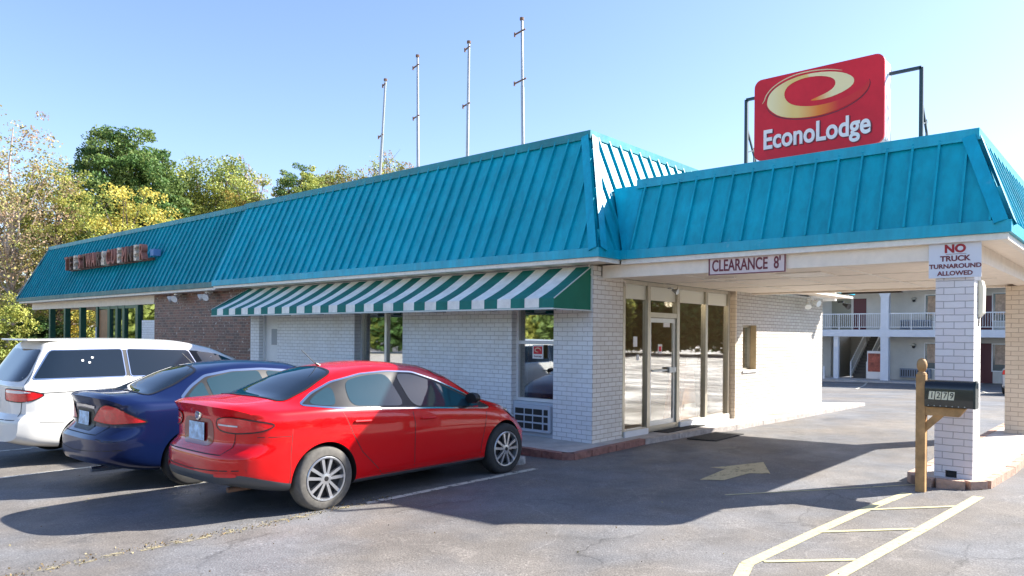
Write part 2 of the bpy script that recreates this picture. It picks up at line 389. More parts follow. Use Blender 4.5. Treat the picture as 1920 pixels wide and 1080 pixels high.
mb = MB()
for i in range(12): mb.quad(*[(x, y, gz(x, y)+.006) for x, y in ((-70+i*12,-42),(-58+i*12,-42),(-58+i*12,-13.5),(-70+i*12,-13.5))])
struct(mb.build('bounce_slab', mat('pale_bounce_concrete', (.50,.47,.43), rough=.85, noise=.15, nscale=2)))  # unseen pale slab added behind the camera to bounce light onto the walls
line_strip('parking_line', [(.47,-1.85),(.46,-4.55)], .11, M_['paleline'])
line_strip('parking_line', [(.46,-4.57),(.45,-7.0),(.42,-8.3)], .12, M_['yellow'])
line_strip('parking_line', [(-2.24,-1.5),(-2.2,-5.4)], .10, M_['paleline'])
line_strip('parking_line', [(-2.2,-5.42),(-2.1,-6.9)], .10, M_['yellow'])
line_strip('parking_line', [(-4.85,-1.5),(-4.75,-6.7)], .10, M_['paleline'])
line_strip('parking_line', [(-7.9,-1.5),(-7.85,-5.9)], .10, M_['paleline'])
# hatched no-parking wedge
line_strip('marking_and_sun_strip', [(4.98,-.55),(4.86,-1.6),(4.78,-2.7),(4.70,-4.05),(4.86,-4.55)], .11, M_['hatch'])
line_strip('marking_and_sun_strip', [(5.66,-.3),(5.52,-2.08),(5.33,-4.2),(5.2,-5.4)], .115, M_['hatch'], .005)
for a, b in (((4.86,-1.67),(5.56,-.96)),((4.80,-2.80),(5.46,-2.17)),((4.78,-3.92),(5.34,-3.44)),((4.9,-4.75),(5.25,-4.5))):
    line_strip('marking_and_sun_strip', [a, b], .055, M_['hatch'], .006)
line_strip('marking_and_sun_strip', [(3.37,-1.86),(4.30,-.75),(4.93,.02)], .035, M_['hatch'])  # thin pale strip painted for the sunlit gap between two shadows
# faded arrow under the canopy
ar = [(2.69, -1.24), (2.95, -1.09), (2.99, -0.47), (3.23, -0.34), (2.76, 0.47), (2.49, -0.17), (2.35, -0.36), (2.59, -0.36)]
struct(sheet('marking_and_sun_strip', ar, M_['arrow'], .005))
# stalls in the far lot
for x in (-11.5, -8.9, -6.2, -3.5, -.8, 1.9, 4.6):
    line_strip('parking_line', [(x+2.6, 24.2),(x, 34.2)], .11, M_['paleline'], .02)

# pavement round the office
PAV = .10
edge = [(-12.2,-1.06),(.30,-1.06),(.42,-.95),(.36,1.0),(.45,2.5),(.66,3.8),(.85,7),(1.0,10.6)]
inner = [(1.0,10.7),(.1,9.95),(-12.2,9.95)]
mb = MB(); mb.prism([(x,y) for x,y in edge]+inner, -.35, PAV); struct(mb.build('pavement', M_['conc']))
mb = MB()
for a, b in zip(edge[:4], edge[1:4]):
    a = Vector(a); b = Vector(b); d = (b-a).normalized(); q = Vector((d.y, -d.x))
    a2 = a-d*.02; b2 = b+d*.0
    n = max(1, int((b2-a2).length/.21))
    for i in range(n):
        p = a2.lerp(b2, i/n) + q*random.Random(i).uniform(-.006,.006); r = a2.lerp(b2, (i+.95)/n) + q*random.Random(i).uniform(-.006,.006)
        mb.prism([(p.x-q.x*.10,p.y-q.y*.10),(r.x-q.x*.10,r.y-q.y*.10),(r.x+q.x*.02,r.y+q.y*.02),(p.x+q.x*.02,p.y+q.y*.02)], -.3, PAV+.006)
struct(mb.build('pavement_kerb', M_['kerbred']))
mb = MB()
for a, b in zip(edge[3:-1], edge[4:]):
    a = Vector(a); b = Vector(b); d = (b-a).normalized(); q = Vector((d.y, -d.x)); n = max(1, int((b-a).length/.5))
    for i in range(n):
        p = a.lerp(b, i/n); r = a.lerp(b, (i+.985)/n); e = random.Random(i+7).uniform(-.012,.012)
        mb.prism([(p.x-q.x*.08,p.y-q.y*.08),(r.x-q.x*.08,r.y-q.y*.08),(r.x+q.x*(.02+e),r.y+q.y*(.02+e)),(p.x+q.x*(.02+e),p.y+q.y*(.02+e))], -.4, PAV+.005+e*.3)
struct(mb.build('pavement_kerb', M_['kerbgrey']))
# island under the canopy pillars
isl = [(4.92,7.0),(4.88,.9),(4.86,.25),(4.95,.08),(5.15,.02),(5.45,.10),(5.60,.28),(5.68,1.5),(5.72,7.0)]
mb = MB(); mb.prism(isl, -.2, .19, mi=0); struct(mb.build('pavement', M_['conc']))
mb = MB()
for i in range(len(isl)-1):
    a = Vector(isl[i]); b = Vector(isl[i+1]); d = (b-a).normalized(); q = Vector((-d.y, d.x))*-1; n = max(1, int((b-a).length/.24))
    for k in range(n):
        p = a.lerp(b, k/n); r = a.lerp(b, (k+.96)/n); e = random.Random(i*31+k).uniform(-.01,.008)
        mb.prism([(p.x+q.x*.09,p.y+q.y*.09),(r.x+q.x*.09,r.y+q.y*.09),(r.x-q.x*(.015+e),r.y-q.y*(.015+e)),(p.x-q.x*(.015+e),p.y-q.y*(.015+e))], -.2, .197+e*.4)
struct(mb.build('pavement_kerb', mat('brick_kerb', (.42,.28,.21), rough=.85, noise=.35, nscale=8, bump=.5, bscale=35)))
# leaf litter and soil beyond the wing
mb = MB(); mb.prism([(-140,9.5),(-12.5,9.5),(-12.5,19),(-40,90),(-140,90)], -1.2, .06); struct(mb.build('grass_verge', mat('leafy_soil', (.16,.12,.06), rough=.95, noise=.5, nscale=2.5)))
mb = MB(); mb.prism([(-140,-3),(-33,-3),(-33,9.4),(-140,9.4)], -1.2, .05); struct(mb.build('grass_verge', D.materials['leafy_soil']))

# ------------------------------------------------------------------ building: office
def ribs(mb, A, B, C_, D_, step, w=.028, h=.045, phase=.5, hip0=None, hip1=None):
    """standing seams on the sloped quad A(bottom-left) B(bottom-right) C(top-right) D(top-left); clipped to the quad"""
    A, B, C_, D_ = map(Vector, (A, B, C_, D_))
    L = (B-A).length; u = (B-A).normalized()
    nrm = u.cross(D_-A).normalized()
    s = step*phase
    tl = (D_-A).dot(u); tr = (C_-A).dot(u)
    up = (D_-A)-u*tl
    while s < L:
        t0, t1 = 0, 1
        if tl > 1e-4 and s < tl: t1 = s/tl
        if tr < L-1e-4 and s > tr: t1 = min(t1, (L-s)/(L-tr))
        if t1 > .06:
            a = A+u*s; b = a+up*t1
            mb.bar(a+nrm*h/2, b+nrm*h/2, w, h, up=nrm)
        s += step

def mansard(parent, name, x0, x1, y0, y1, zb, zt, ins, mats, fas=.13, sides='FR', step=.312, cap=.13, phases=(.5, .5), top_in=None):
    """sides F (front, -Y), R (+X), L (-X), B (+Y)"""
    mroof, mtrim = mats
    l = ins if 'L' in sides else 0; r = ins if 'R' in sides else 0; b = ins if 'B' in sides else 0
    zf = zb+fas
    mb = MB()
    F0,F1,F2,F3_ = (x0,y0,zf),(x1,y0,zf),(x1-r,y0+ins,zt),(x0+l,y0+ins,zt)
    R0,R1,R2,R3_ = (x1,y0,zf),(x1,y1,zf),(x1-ins,y1-b,zt),(x1-ins,y0+ins,zt)
    L0,L1,L2,L3_ = (x0,y1,zf),(x0,y0,zf),(x0+ins,y0+ins,zt),(x0+ins,y1-b,zt)
    B0,B1,B2,B3_ = (x1,y1,zf),(x0,y1,zf),(x0+l,y1-ins,zt),(x1-r,y1-ins,zt)
    quads = {'F':(F0,F1,F2,F3_),'R':(R0,R1,R2,R3_),'L':(L0,L1,L2,L3_),'B':(B0,B1,B2,B3_)}
    for k, sd_ in enumerate(sides):
        q = quads[sd_]; mb.quad(*q); ribs(mb, *q, step, phase=phases[k % len(phases)])
    roof = mb.build(name, mroof, parent, fix=False)
    # ridge cap
    mc = MB(); zc0, zc1 = zt-.05, zt+cap-.05
    mc.box(x0+l-.04, x1-r+.05, y0+ins-.05, y0+ins+.10, zc0, zc1)
    mc.box(x0+l-.05, x1-r+.06, y0+ins-.065, y0+ins-.053, zc0-.015, zc0+.02)
    if 'R' in sides: mc.box(x1-r-.10, x1-r+.048, y0+ins+.102, y1-b, zc0, zc1)
    if 'L' in sides: mc.box(x0+l-.042, x0+l+.10, y0+ins+.102, y1-b, zc0, zc1)
    if 'B' in sides: mc.box(x0+l-.04, x1-r+.05, y1-b-.10+.002, y1-b+.05, zc0, zc1)
    mc.build('ridge_cap', M_['ridge'] if zt > 5 else mtrim, roof)
    # hip caps
    mh = MB()
    def hip(a, c, n1, n2):
        nonlocal mh
        a = Vector(a); c = Vector(c); d = (c-a).normalized(); up = (Vector(n1)+Vector(n2)).normalized()
        for nn in (n1, n2):
            nn = Vector(nn); side = d.cross(nn).normalized()
            if side.dot(Vector(n1)+Vector(n2)-nn*2) > 0: side = -side
            p = side*.15
            off = nn*.052
            q = [a+off, c+off, c+off+p, a+off+p]; lo = [a+nn*.004, c+nn*.004, c+nn*.004+p, a+nn*.004+p]
            mh.quad(*q); mh.quad(q[2], q[3], lo[3], lo[2])
    hz = zt-zf
    nF = Vector((0,-hz,ins)).normalized(); nR = Vector((hz,0,ins)).normalized(); nL = Vector((-hz,0,ins)).normalized(); nB = Vector((0,hz,ins)).normalized()
    for ok, args in (('R' in sides, (F1, F2, nF, nR)), ('L' in sides, (F0, F3_, nF, nL)), ('B' in sides and 'R' in sides, (R1, R2, nR, nB))):
        if ok: mh = MB(); hip(*args); mh.build('hip_cap', mtrim, roof, fix=False)
    # fascia band
    mf = MB()
    yF1 = y1
    mf.box(x0-.01, x1+.03, y0-.03, y0+.03, zb, zf+.01)
    if 'R' in sides: mf.box(x1-.03, x1+.03, y0+.031, y1, zb, zf+.01)
    if 'L' in sides: mf.box(x0-.012, x0+.03, y0+.031, y1, zb, zf+.01)
    if 'B' in sides: mf.box(x0, x1-.031, y1-.03, y1+.03, zb, zf+.009)
    mf.build('eave_fascia', mtrim, roof)
    return roof

office = thing('motel_office', 'long low motel office with blue ribbed mansard roof and white painted brick walls', 'building', (-6,5,0))
# main roof, wing roof, canopy roof
mansard(office, 'mansard_roof', -12.27, .45, -.456, 11.4, 3.06, 5.25, .872, (M_['roof'], M_['roof_trim']), sides='FR', phases=(.62,.4))
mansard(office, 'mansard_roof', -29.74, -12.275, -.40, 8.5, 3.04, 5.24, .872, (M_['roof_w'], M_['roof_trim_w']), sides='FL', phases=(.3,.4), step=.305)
mansard(office, 'canopy_roof', .55, 5.87, .104, 6.35, 3.06, 4.31, .421, (M_['roof'], M_['roof_trim']), sides='FRB', phases=(.45,.5,.5))
# sloping closure of canopy roof against the main roof
mb = MB(); mb.quad((.50,.10,3.19),(.62,.10,3.19),(.62,.52,4.31),(.02,.52,4.31)).quad((.50,.104,3.19),(.02,.525,4.31),(.02,3,4.31),(.50,3,3.19))
mb.box(.48,.60,.06,.10,3.06,3.2)
mb.build('roof_flashing', M_['roof_trim'], office, fix=False)
MB().box(-12.2,-.41,.405,11.38,5.10,5.17).build('flat_roof', M_['flat'], office)
MB().box(-28.85,-12.21,.455,8.4,5.09,5.16).build('flat_roof', M_['flat'], office)
MB().box(-.6,5.46,.505,5.94,4.18,4.23).build('flat_roof', M_['flat'], office)
MB().box(-12.2,-.02,11.2,11.34,2.9,5.09).build('roof_end_sun_stop', M_['white'], office)  # closes the hollow roof end, added to keep the sun from leaking in
MB().box(-29.3,-12.3,8.25,8.44,2.7,5.08).build('roof_end_sun_stop', M_['white'], office)
MB().box(-12.2,-.25,.23,11.19,3.06,3.10).build('loft_sun_stop', M_['flat'], office)  # boards added over the rooms to stop sun leaking through the hollow roof
MB().box(-29.3,-12.21,.12,8.24,3.02,3.06).build('loft_sun_stop', M_['cream'], office)
MB().box(-.24,.34,.13,11.3,3.032,3.055).build('soffit', M_['cream'], office)
# soffits and trims
mb = MB()
mb.box(-12.27,.44,-.44,-.37,2.995,3.058)          # cream strip below the blue fascia
mb.box(.37,.44,-.369,.12,2.995,3.058)
mb.box(.47,5.86,.12,.18,2.985,3.058)
mb.box(5.78,5.855,.181,6.3,2.985,3.058)
mb.box(-29.6,-12.3,-.38,-.31,2.97,3.038)
mb.build('eave_trim', M_['trim'], office)
mb = MB()
mb.box(-12.2,.36,-.368,.02,3.0,3.03)
mb.box(-29.6,-12.35,-.308,.10,2.98,3.01)
mb.box(.44,5.777,.182,6.28,3.0,3.03)
mb.box(-29.5,-17.3,.04,.09,2.72,2.978)             # beam above the porch posts
mb.box(-27.3,-27.2,.10,8.0,2.72,2.978)
mb.box(.36,.79,5.81,10.3,2.90,2.95)
mb.build('soffit', M_['cream'], office)
# canopy beams and inner ceiling
mb = MB()
mb.box(.02,5.5,.22,.42,2.79,2.998)
mb.box(5.25,5.5,.422,5.58,2.79,2.998)
mb.box(.02,5.5,5.60,5.80,2.79,2.998)
mb.build('canopy_beam', M_['cream'], office)
mb = MB(); mb.box(.012,5.24,.422,5.59,2.825,2.85); ceil = mb.build('canopy_ceiling', M_['cream'], office)
mb = MB()
for x in (1.25,2.5,3.75): mb.box(x-.02,x+.02,.43,5.58,2.815,2.826)
for y in (2.1,3.8): mb.box(.02,5.23,y-.02,y+.02,2.8145,2.8255)
mb.box(2.6,3.3,1.2,1.9,2.806,2.824); mb.box(1.2,1.8,1.4,1.46,2.80,2.824)
mb.build('ceiling_batten', M_['trim'], ceil)
mb = MB(); mb.box(2.0,3.2,5.86,5.95,2.76,2.83); mb.build('dark_board', mat('brown_board',(.05,.035,.02)), office)

# walls ---------------------------------------------------------------
T = .22
mb = MB()
for x0, x1, z0, z1 in ((-.84,-.002,.1,2.99),(-1.82,-.84,2.62,2.99),(-4.92,-1.82,.1,2.99),(-6.6,-4.92,2.62,2.99),(-9.85,-6.6,.1,2.99),(-10.73,-9.85,2.55,2.99),(-11.17,-10.73,.1,2.99)):
    MB().box(x0,x1,0,T,z0,z1).build('front_wall', M_['wb_x'], office)
MB().box(-18.28,-17.24,.06,.3,.05,2.22).build('low_wall', M_['wb_x'], office)
mb = MB(); mb.box(-17.23,-11.175,.03,.25,-.3,2.99); mb.build('brown_brick_wall', M_['brown'], office)
mb = MB()
mb.box(-T+.0,0,T+.002,.86,.1,2.825)          # return pier beside storefront
mb.box(-T,.002,.001,T-.0005,.1,2.99) if False else None
mb.build('side_wall', M_['wb_y'], office)
mb = MB(); mb.box(-.0015,.003,.003,T-.001,.1,2.99); mb.build('side_wall', M_['wb_y'], office)
# rear part of side wall, stands slightly forward, with a small window opening
wx = .10
mb = MB()
y0, y1, z0, z1 = 5.18, 5.86, 1.12, 2.11
mb.box(wx-.3,wx,4.90,y0,.1,2.9); mb.box(wx-.3,wx,y1,9.92,.1,2.9); mb.box(wx-.3,wx,y0,y1,.1,z0); mb.box(wx-.3,wx,y0,y1,z1,2.9)
mb.build('side_wall', M_['wb_r'], office)
MB().box(wx-.195,wx-.004,y1-.012,y1-.002,z0+.002,z1-.002).build('window_jamb', mat('tan_board',(.55,.42,.25),noise=.1), office)
mb = MB(); mb.box(-.14,wx-.004,4.84,4.899,.1,2.9); mb.build('brick_return', M_['tan_x'], office)
mb = MB(); mb.box(-30,-11.4,8.0,8.2,-.4,3.0) if False else None
mb.box(-22.0,-.2,9.7,9.9,-.2,3.0); mb.box(-22.1,-21.9,.3,9.69,-.2,3.0)
mb.build('rear_wall', M_['white'], office)
# small window in rear side wall
win = MB(); win.box(wx-.24,wx-.2,y0,y1,z0,z1).build('window', M_['glass_d'], office)
mb = MB(); mb.box(wx-.2,wx-.14,y0,y0+.05,z0,z1).box(wx-.2,wx-.14,y1-.05,y1,z0,z1).box(wx-.2,wx-.14,y0+.05,y1-.05,z1-.05,z1).box(wx-.2,wx-.14,y0+.05,y1-.05,z0,z0+.04).box(wx-.2,wx-.15,5.42,5.47,z0+.04,z1-.05)
mb.build('window_frame', M_['alu'], D.objects['window'])
mb = MB(); mb.box(wx-.13,wx+.03,y0-.02,y1+.02,z0-.05,z0-.002); mb.build('window_sill', M_['white'], D.objects['window'])

# front windows ------------------------------------------------------
def window_front(x0, x1, z0, z1, y, bars, hbars, gm, fm, fw_=.06):
    g = MB(); g.box(x0+fw_, x1-fw_, y, y+.012, z0+fw_, z1-fw_); w = g.build('window', gm, office)
    f = MB()
    f.box(x0,x0+fw_,y-.05,y+.05,z0,z1).box(x1-fw_,x1,y-.05,y+.05,z0,z1).box(x0+fw_,x1-fw_,y-.05,y+.05,z1-fw_,z1).box(x0+fw_,x1-fw_,y-.05,y+.05,z0,z0+fw_)
    for b in bars: f.box(b-.035,b+.035,y-.048,y+.048,z0+fw_,z1-fw_)
    for h in hbars: f.box(x0+fw_,x1-fw_,y-.046,y+.046,h-.03,h+.03)
    f.build('window_frame', fm, w); return w
w2 = window_front(-1.82,-.842,.69,2.62,.17,[],[1.72],M_['glass_d'],M_['white'],.05)
w1 = window_front(-6.6,-4.92,.25,2.62,.20,[-5.70],[],M_['glass_d'],M_['alu_l'],.07)
mb = MB(); mb.box(-1.818,-.842,.05,.21,.1,.685); ap = mb.build('window_panel', mat('blue_grey_panel',(.50,.55,.60),noise=.05), office)
mb = MB(); mb.box(-6.6,-4.92,.05,.2,.1,.25); mb.build('window_panel', M_['wb_x'], office)
# wall air conditioner with 2x3 vent openings
mb = MB(); mb.box(-1.74,-.90,-.02,.049,.18,.64); ac = mb.build('air_conditioner', mat('ac_casing',(.50,.54,.60),rough=.5), office, bevel=.006)
mb = MB()
for i, (a, b) in enumerate(((-1.70,-1.50),(-1.47,-1.30),(-1.27,-1.07),(-1.03,-.94))):
    for k in range(3): mb.box(a,b,-.026,-.0195,.23+k*.125,.325+k*.125)
mb.build('vent_opening', M_['dark'], ac)
# blinds/white curtain strip inside window 2, decal sign
mb = MB(); mb.box(-1.76,-1.62,.20,.215,.75,2.55); mb.build('window_blind', M_['white'], w2)
mb = MB(); mb.box(-1.55,-.9,.24,.25,1.78,2.45); mb.build('dark_notice', M_['dark'], w2)

# door with vent
mb = MB(); mb.box(-10.68,-9.87,.16,.2,.12,2.5); dr = mb.build('door', M_['white'], office)
mb = MB(); mb.box(-10.73,-10.68,.1,.22,.1,2.55).box(-9.87,-9.85,.1,.22,.1,2.55).box(-10.68,-9.87,.1,.22,2.5,2.55); mb.build('door_frame', M_['white'], dr)
mb = MB(); mb.box(-10.40,-10.10,.148,.159,1.55,1.95); 
for k in range(7): mb.box(-10.38,-10.12,.138,.1475,1.58+k*.052,1.605+k*.052)
mb.build('door_vent', mat('vent_grey',(.38,.40,.42)), dr)
mb = MB(); mb.tube((-10.58,.08,1.12),(-10.58,.16,1.12),.025).lathe([(0,-.05),(.035,-.04),(.04,-.01),(.02,.01)],(-10.58,.09,1.12),(0,1,0)); mb.build('door_handle', M_['steel'], dr)

# storefront in side wall ---------------------------------------------
sf = MB()
fx0, fx1 = -.10, .0
Y_ = [.87,1.64,2.65,3.75,4.72]
zt_, zb_ = 2.74, .12
for i, y in enumerate(Y_): 
    w = .035 if i in (0,4) else .045
    sf.box(fx0,fx1+.005,y-w,y+w,zb_,2.82)
for a, b in zip(Y_[:-1], Y_[1:]):
    sf.box(fx0+.01,fx1-.002,a+.04,b-.04,zt_+.01,2.82)
    sf.box(fx0+.01,fx1-.002,a+.04,b-.04,zb_,.22)
sf.box(fx0+.01,fx1-.001,1.685,2.605,2.19,2.28)      # door head
sfo = sf.build('storefront', M_['alu'], office)
mb = MB()
for a, b in zip(Y_[:-1], Y_[1:]):
    mb.box(-.06,-.045,a+.04,b-.04,2.50,2.75)
mb.build('transom_panel', mat('cream_panel',(.85,.84,.72),rough=.4), sfo)
for i, (a, b) in enumerate(zip(Y_[:-1], Y_[1:])):
    mb = MB()
    if i == 1: mb.box(-.055,-.05,a+.04,b-.04,2.28,2.495)
    else: mb.box(-.055,-.05,a+.04,b-.04,.22,2.495)
    mb.build('glass_pane', M_['glass'], sfo)
# sill boards white
MB().box(-.02,.035,.87,1.60,.1,.20).build('sill', M_['white'], sfo); MB().box(-.02,.035,2.70,4.70,.1,.21).build('sill', M_['white'], sfo)
# the door leaf
mb = MB(); mb.box(-.075,-.03,1.70,1.76,.14,2.18).box(-.075,-.03,2.53,2.60,.14,2.18).box(-.075,-.03,1.761,2.529,2.10,2.18).box(-.075,-.03,1.761,2.529,.14,.30)
dl = mb.build('door', M_['alu_l'], office)
mb = MB(); mb.box(-.055,-.05,1.76,2.53,.30,2.10); mb.build('glass_pane', M_['glass'], dl)
mb = MB(); mb.box(-.02,.0,1.78,2.5,1.20,1.235).box(-.03,.03,2.30,2.54,1.17,1.27); mb.build('door_handle', M_['steel'], dl)
mb = MB(); mb.box(-.049,-.045,2.20,2.42,2.02,2.12); mb.build('number_sticker', M_['signwhite'], dl)
mb = MB(); mb.box(-.049,-.045,2.02,2.15,1.52,1.70); mb.build('notice', M_['signwhite'], dl)
mb = MB(); mb.box(-.0445,-.043,2.04,2.13,1.57,1.66); mb.build('notice_print', M_['signred'], dl)
MB().box(-.049,-.045,1.22,1.34,1.66,1.84).build('notice', M_['signwhite'], sfo); MB().box(-.049,-.045,1.33,1.40,1.42,1.52).build('notice', M_['signwhite'], sfo)

# interior ---------------------------------------------------------------
mb = MB(); mb.box(-6.5,-.11,.5,9.6,.06,.11); mb.build('interior_floor', M_['floor_in'], office)
mb = MB(); mb.box(-6.6,-6.5,.3,9.6,.1,2.9).box(-6.5,-.25,6.5,6.6,.1,2.9).box(-6.5,-.25,.36,.40,.11,.6); mb.build('interior_wall', M_['wall_in'], office)
mb = MB(); mb.box(-6.5,-.12,.3,6.49,2.72,2.78); mb.build('interior_ceiling', mat('ceiling_tile',(.45,.43,.36)), office)
mb = MB(); mb.box(-3.2,-2.6,1.4,4.6,.11,1.15).box(-3.3,-2.5,1.3,4.7,1.15,1.21); tag(mb.build('reception_counter', M_['wood'], bevel=.01), 'brown wooden reception counter behind the office storefront glass', 'counter')
lampm = mat('lit_diffuser', (.8,.75,.65), emit=((1,.88,.68), 6))
for i, (lx, ly, lab) in enumerate(((-1.1,2.2,'lit round ceiling light just inside the glass door'),(-1.3,4.4,'lit round ceiling light behind the right storefront panes'),(-3.6,3.2,'lit round ceiling light deep in the lobby above the counter'))):
    t = thing('ceiling_light', lab, 'ceiling light', (lx,ly,2.68), group='ceiling lights in the lobby')
    MB().lathe([(0,2.715),(.10,2.715),(.12,2.70),(.10,2.69)], (lx,ly,0), (0,0,1), n=20).build('housing', M_['white'], t)
    MB().lathe([(0,2.688),(.095,2.688)], (lx,ly,0), (0,0,1), n=20).build('lamp_disc', lampm, t)
    ld = D.lights.new('lobby_lamp', 'POINT'); ld.energy = 9; ld.shadow_soft_size = .09; ld.color = (1,.85,.65); lo = D.objects.new('lobby_lamp', ld); COL.objects.link(lo); lo.location = (lx,ly,2.58)
t = thing('display_rack', 'orange wooden rack with a slanted top standing inside behind the right storefront pane', 'rack', (-.7,4.0,.11))
mb = MB(); mb.prism([(3.55,.12),(4.25,.12),(4.1,1.25),(3.85,1.25)], -.9, -.5, axis='x'); mb.build('rack_body', mat('orange_wood',(.45,.20,.07),noise=.2), t)
MB().box(-.49,-.46,3.8,4.2,1.25,1.42).build('rack_card', M_['signwhite'], t); MB().box(-.49,-.47,3.7,4.15,.35,.45).build('rack_card', M_['signwhite'], t)

# porch and glazed end of the wing ------------------------------------------
for i, x in enumerate((-27.13,-25.39,-23.72,-22.05)):
    MB().box(x-.09,x+.09,.0,.18,-.5,2.72).build('porch_post', M_['green'], office, bevel=.01)
MB().box(-27.22,-27.04,4.0,4.18,-.5,2.72).build('porch_post', M_['green'], office)
mb = MB()
for x in (-21.0,-20.3,-19.7,-18.6): mb.box(x-.1,x+.1,.02,.16,-.2,2.72)
mb.box(-21.9,-18.7,.03,.15,2.62,2.715)
gl = mb.build('glazed_front', M_['green'], office)
MB().box(-21.9,-18.6,.08,.09,-.2,2.62).build('glass_pane', M_['glass_d'], gl)
MB().box(-18.5,-17.25,.10,.11,2.22,2.98).build('glass_pane', M_['glass_d'], gl)
MB().box(-21.95,-21.1,.05,.07,-.2,2.6).build('wood_panel', M_['wood'], gl)
MB().box(-22.12,-22.0,-.015,-.002,-.3,2.0).build('pale_notice', mat('pale_blue_card',(.45,.50,.55)), gl)

# ------------------------------------------------------------------ text helper
def text(name, s, m, size=1, ext=.004, xs=1.0, off=0.0, align='CENTER', loc=(0,0,0), rot=None, parent=None, shear=0, spacing=1.0):
    c = D.curves.new(name, 'FONT'); c.body = s; c.size = size; c.extrude = ext; c.align_x = align; c.align_y = 'CENTER'; c.offset = off; c.shear = shear
    c.space_character = spacing; c.resolution_u = 5
    o = D.objects.new(name, c); COL.objects.link(o)
    bpy.context.view_layer.update()
    me = D.meshes.new_from_object(o.evaluated_get(bpy.context.evaluated_depsgraph_get()))
    D.objects.remove(o); D.curves.remove(c)
    me.materials.clear(); me.materials.append(m)
    X = Matrix.Translation(loc) @ (rot or Matrix.Rotation(R(90), 4, 'X')) @ Matrix.Diagonal((xs, 1, 1, 1))
    me.transform(X); me.name = name
    o = D.objects.new(name, me); COL.objects.link(o); par(o, parent); return o

# ------------------------------------------------------------------ pillars
def pillar(x0, x1, y0, y1, z0, z1, mx, my, hole=False):
    mb = MB()
    if hole:
        mb.box(x0,x1,y0,y1,z0+.085,z1,0); mb.box(x0,x0+.125,y0,y1,z0,z0+.084,0); mb.box(x0+.25,x1,y0,y1,z0,z0+.084,0); mb.box(x0+.12,x0+.26,y0+.12,y1,z0,z0+.084,0)
    else: mb.box(x0,x1,y0,y1,z0,z1)
    o = mb.build('canopy_pillar', [mx, my], office)
    for p in o.data.polygons:
        if abs(p.normal.x) > .5: p.material_index = 1
    return o
pillar(5.08,5.50,.236,.65,.186,2.79,M_['pil_x'],M_['pil_y'],True)
pillar(5.08,5.50,5.39,5.80,.186,2.79,M_['tan_x'],M_['pil_y'])
MB().box(5.22,5.33,.25,.27,.19,.262).build('hole_shade', M_['dark'], D.objects['canopy_pillar'])  # near-black block set in the broken-out hole as its shade

# ------------------------------------------------------------------ awning
aw = thing('striped_awning', 'green and white striped canvas awning along the white brick front wall', 'awning', (-5.6,0,2.25))
n_st = 37; ax1, ax0 = -.03, -11.28; wst = (ax1-ax0)/n_st
mb = MB(); rnd = random.Random(4)
for i in range(n_st):
    a = ax0+i*wst; b = a+wst; mi = i % 2
    sag = lambda t: -.018*math.sin(math.pi*t)
    K = 6
    for k in range(K):
        t0, t1 = k/K, (k+1)/K
        P = lambda x, t: (x, -.02-.91*t, 2.97-.55*t+sag(t)-.022*math.sin(math.pi*t)*abs(math.sin(math.pi*(x-ax0-.7)/1.4)))
        mb.quad(P(a,t0),P(b,t0),P(b,t1),P(a,t1),mi)
    mb.quad((a,-.93,2.42),(b,-.93,2.42),(b,-.932,2.265),(a,-.932,2.265),mi)
mb.build('awning_canvas', [M_['awn_g'], M_['awn_w']], aw, fix=False)
for x in (ax0, ax1): MB().prism([(-.02,2.965),(-.93,2.415),(-.93,2.25),(-.02,2.25)], x-.004, x+.004, axis='x').build('awning_side', M_['awn_s'], aw)
mb = MB(); mb.box(ax0,ax1,-.945,-.925,2.245,2.27)
for x in (ax0,ax1+.012): mb.bar((x,-.02,2.97),(x,-.94,2.415),.012,.014).bar((x,-.02,2.255),(x,-.94,2.255),.012,.016).bar((x,-.02,2.25),(x,-.02,2.97),.02,.02)
mb.build('awning_frame', mat('awning_piping',(.62,.66,.62),rough=.5), aw)
MB().box(ax0,ax1,-.936,-.9335,2.25,2.275).build('valance_hem', M_['awn_g'], aw)
for k in range(8):
    x = ax0+.7+k*1.4; MB().tube((x,-.02,2.28),(x,-.92,2.26),.012,n=6).build('awning_strut', M_['steel'], aw)

# ------------------------------------------------------------------ rooftop sign
sg = thing('rooftop_sign', 'red rooftop sign with a swirl emblem and white EconoLodge lettering', 'sign', (3.27,1.1,4.2))
sx0, sx1, sz0, sz1, sy = 2.32, 4.24, 4.53, 5.76, 1.0
def rrect(x0, x1, z0, z1, r, n=6):
    P = []
    for cx, cz, a0 in ((x1-r,z0+r,-90),(x1-r,z1-r,0),(x0+r,z1-r,90),(x0+r,z0+r,180)):
        for i in range(n+1): a = R(a0+90*i/n); P.append((cx+r*math.cos(a), cz+r*math.sin(a)))
    return P
MB().prism(rrect(sx0,sx1,sz0,sz1,.12), sy, sy+.045, axis='y').build('sign_face', M_['signred'], sg)
MB().prism(rrect(sx0+.01,sx1-.01,sz0+.01,sz1-.01,.11), sy+.05, sy+.33, axis='y').build('sign_cabinet', mat('pale_blue_cabinet',(.50,.58,.66),rough=.4,noise=.1), sg)
def st(px, py):  # picture of the sign face -> fraction on the face
    s = (px-70)/1200; top = 300-240*s; bot = 1045-145*s
    return (sx0+s*(sx1-sx0), sz0+(bot-py)/(bot-top)*(sz1-sz0))
def chaikin(P, n=2, closed=True):
    for _ in range(n):
        Q = []; L = len(P)
        for i in range(L if closed else L-1):
            a = P[i]; b = P[(i+1) % L]
            Q += [(a[0]*.75+b[0]*.25, a[1]*.75+b[1]*.25), (a[0]*.25+b[0]*.75, a[1]*.25+b[1]*.75)]
        if not closed: Q = [P[0]]+Q+[P[-1]]
        P = Q
    return P
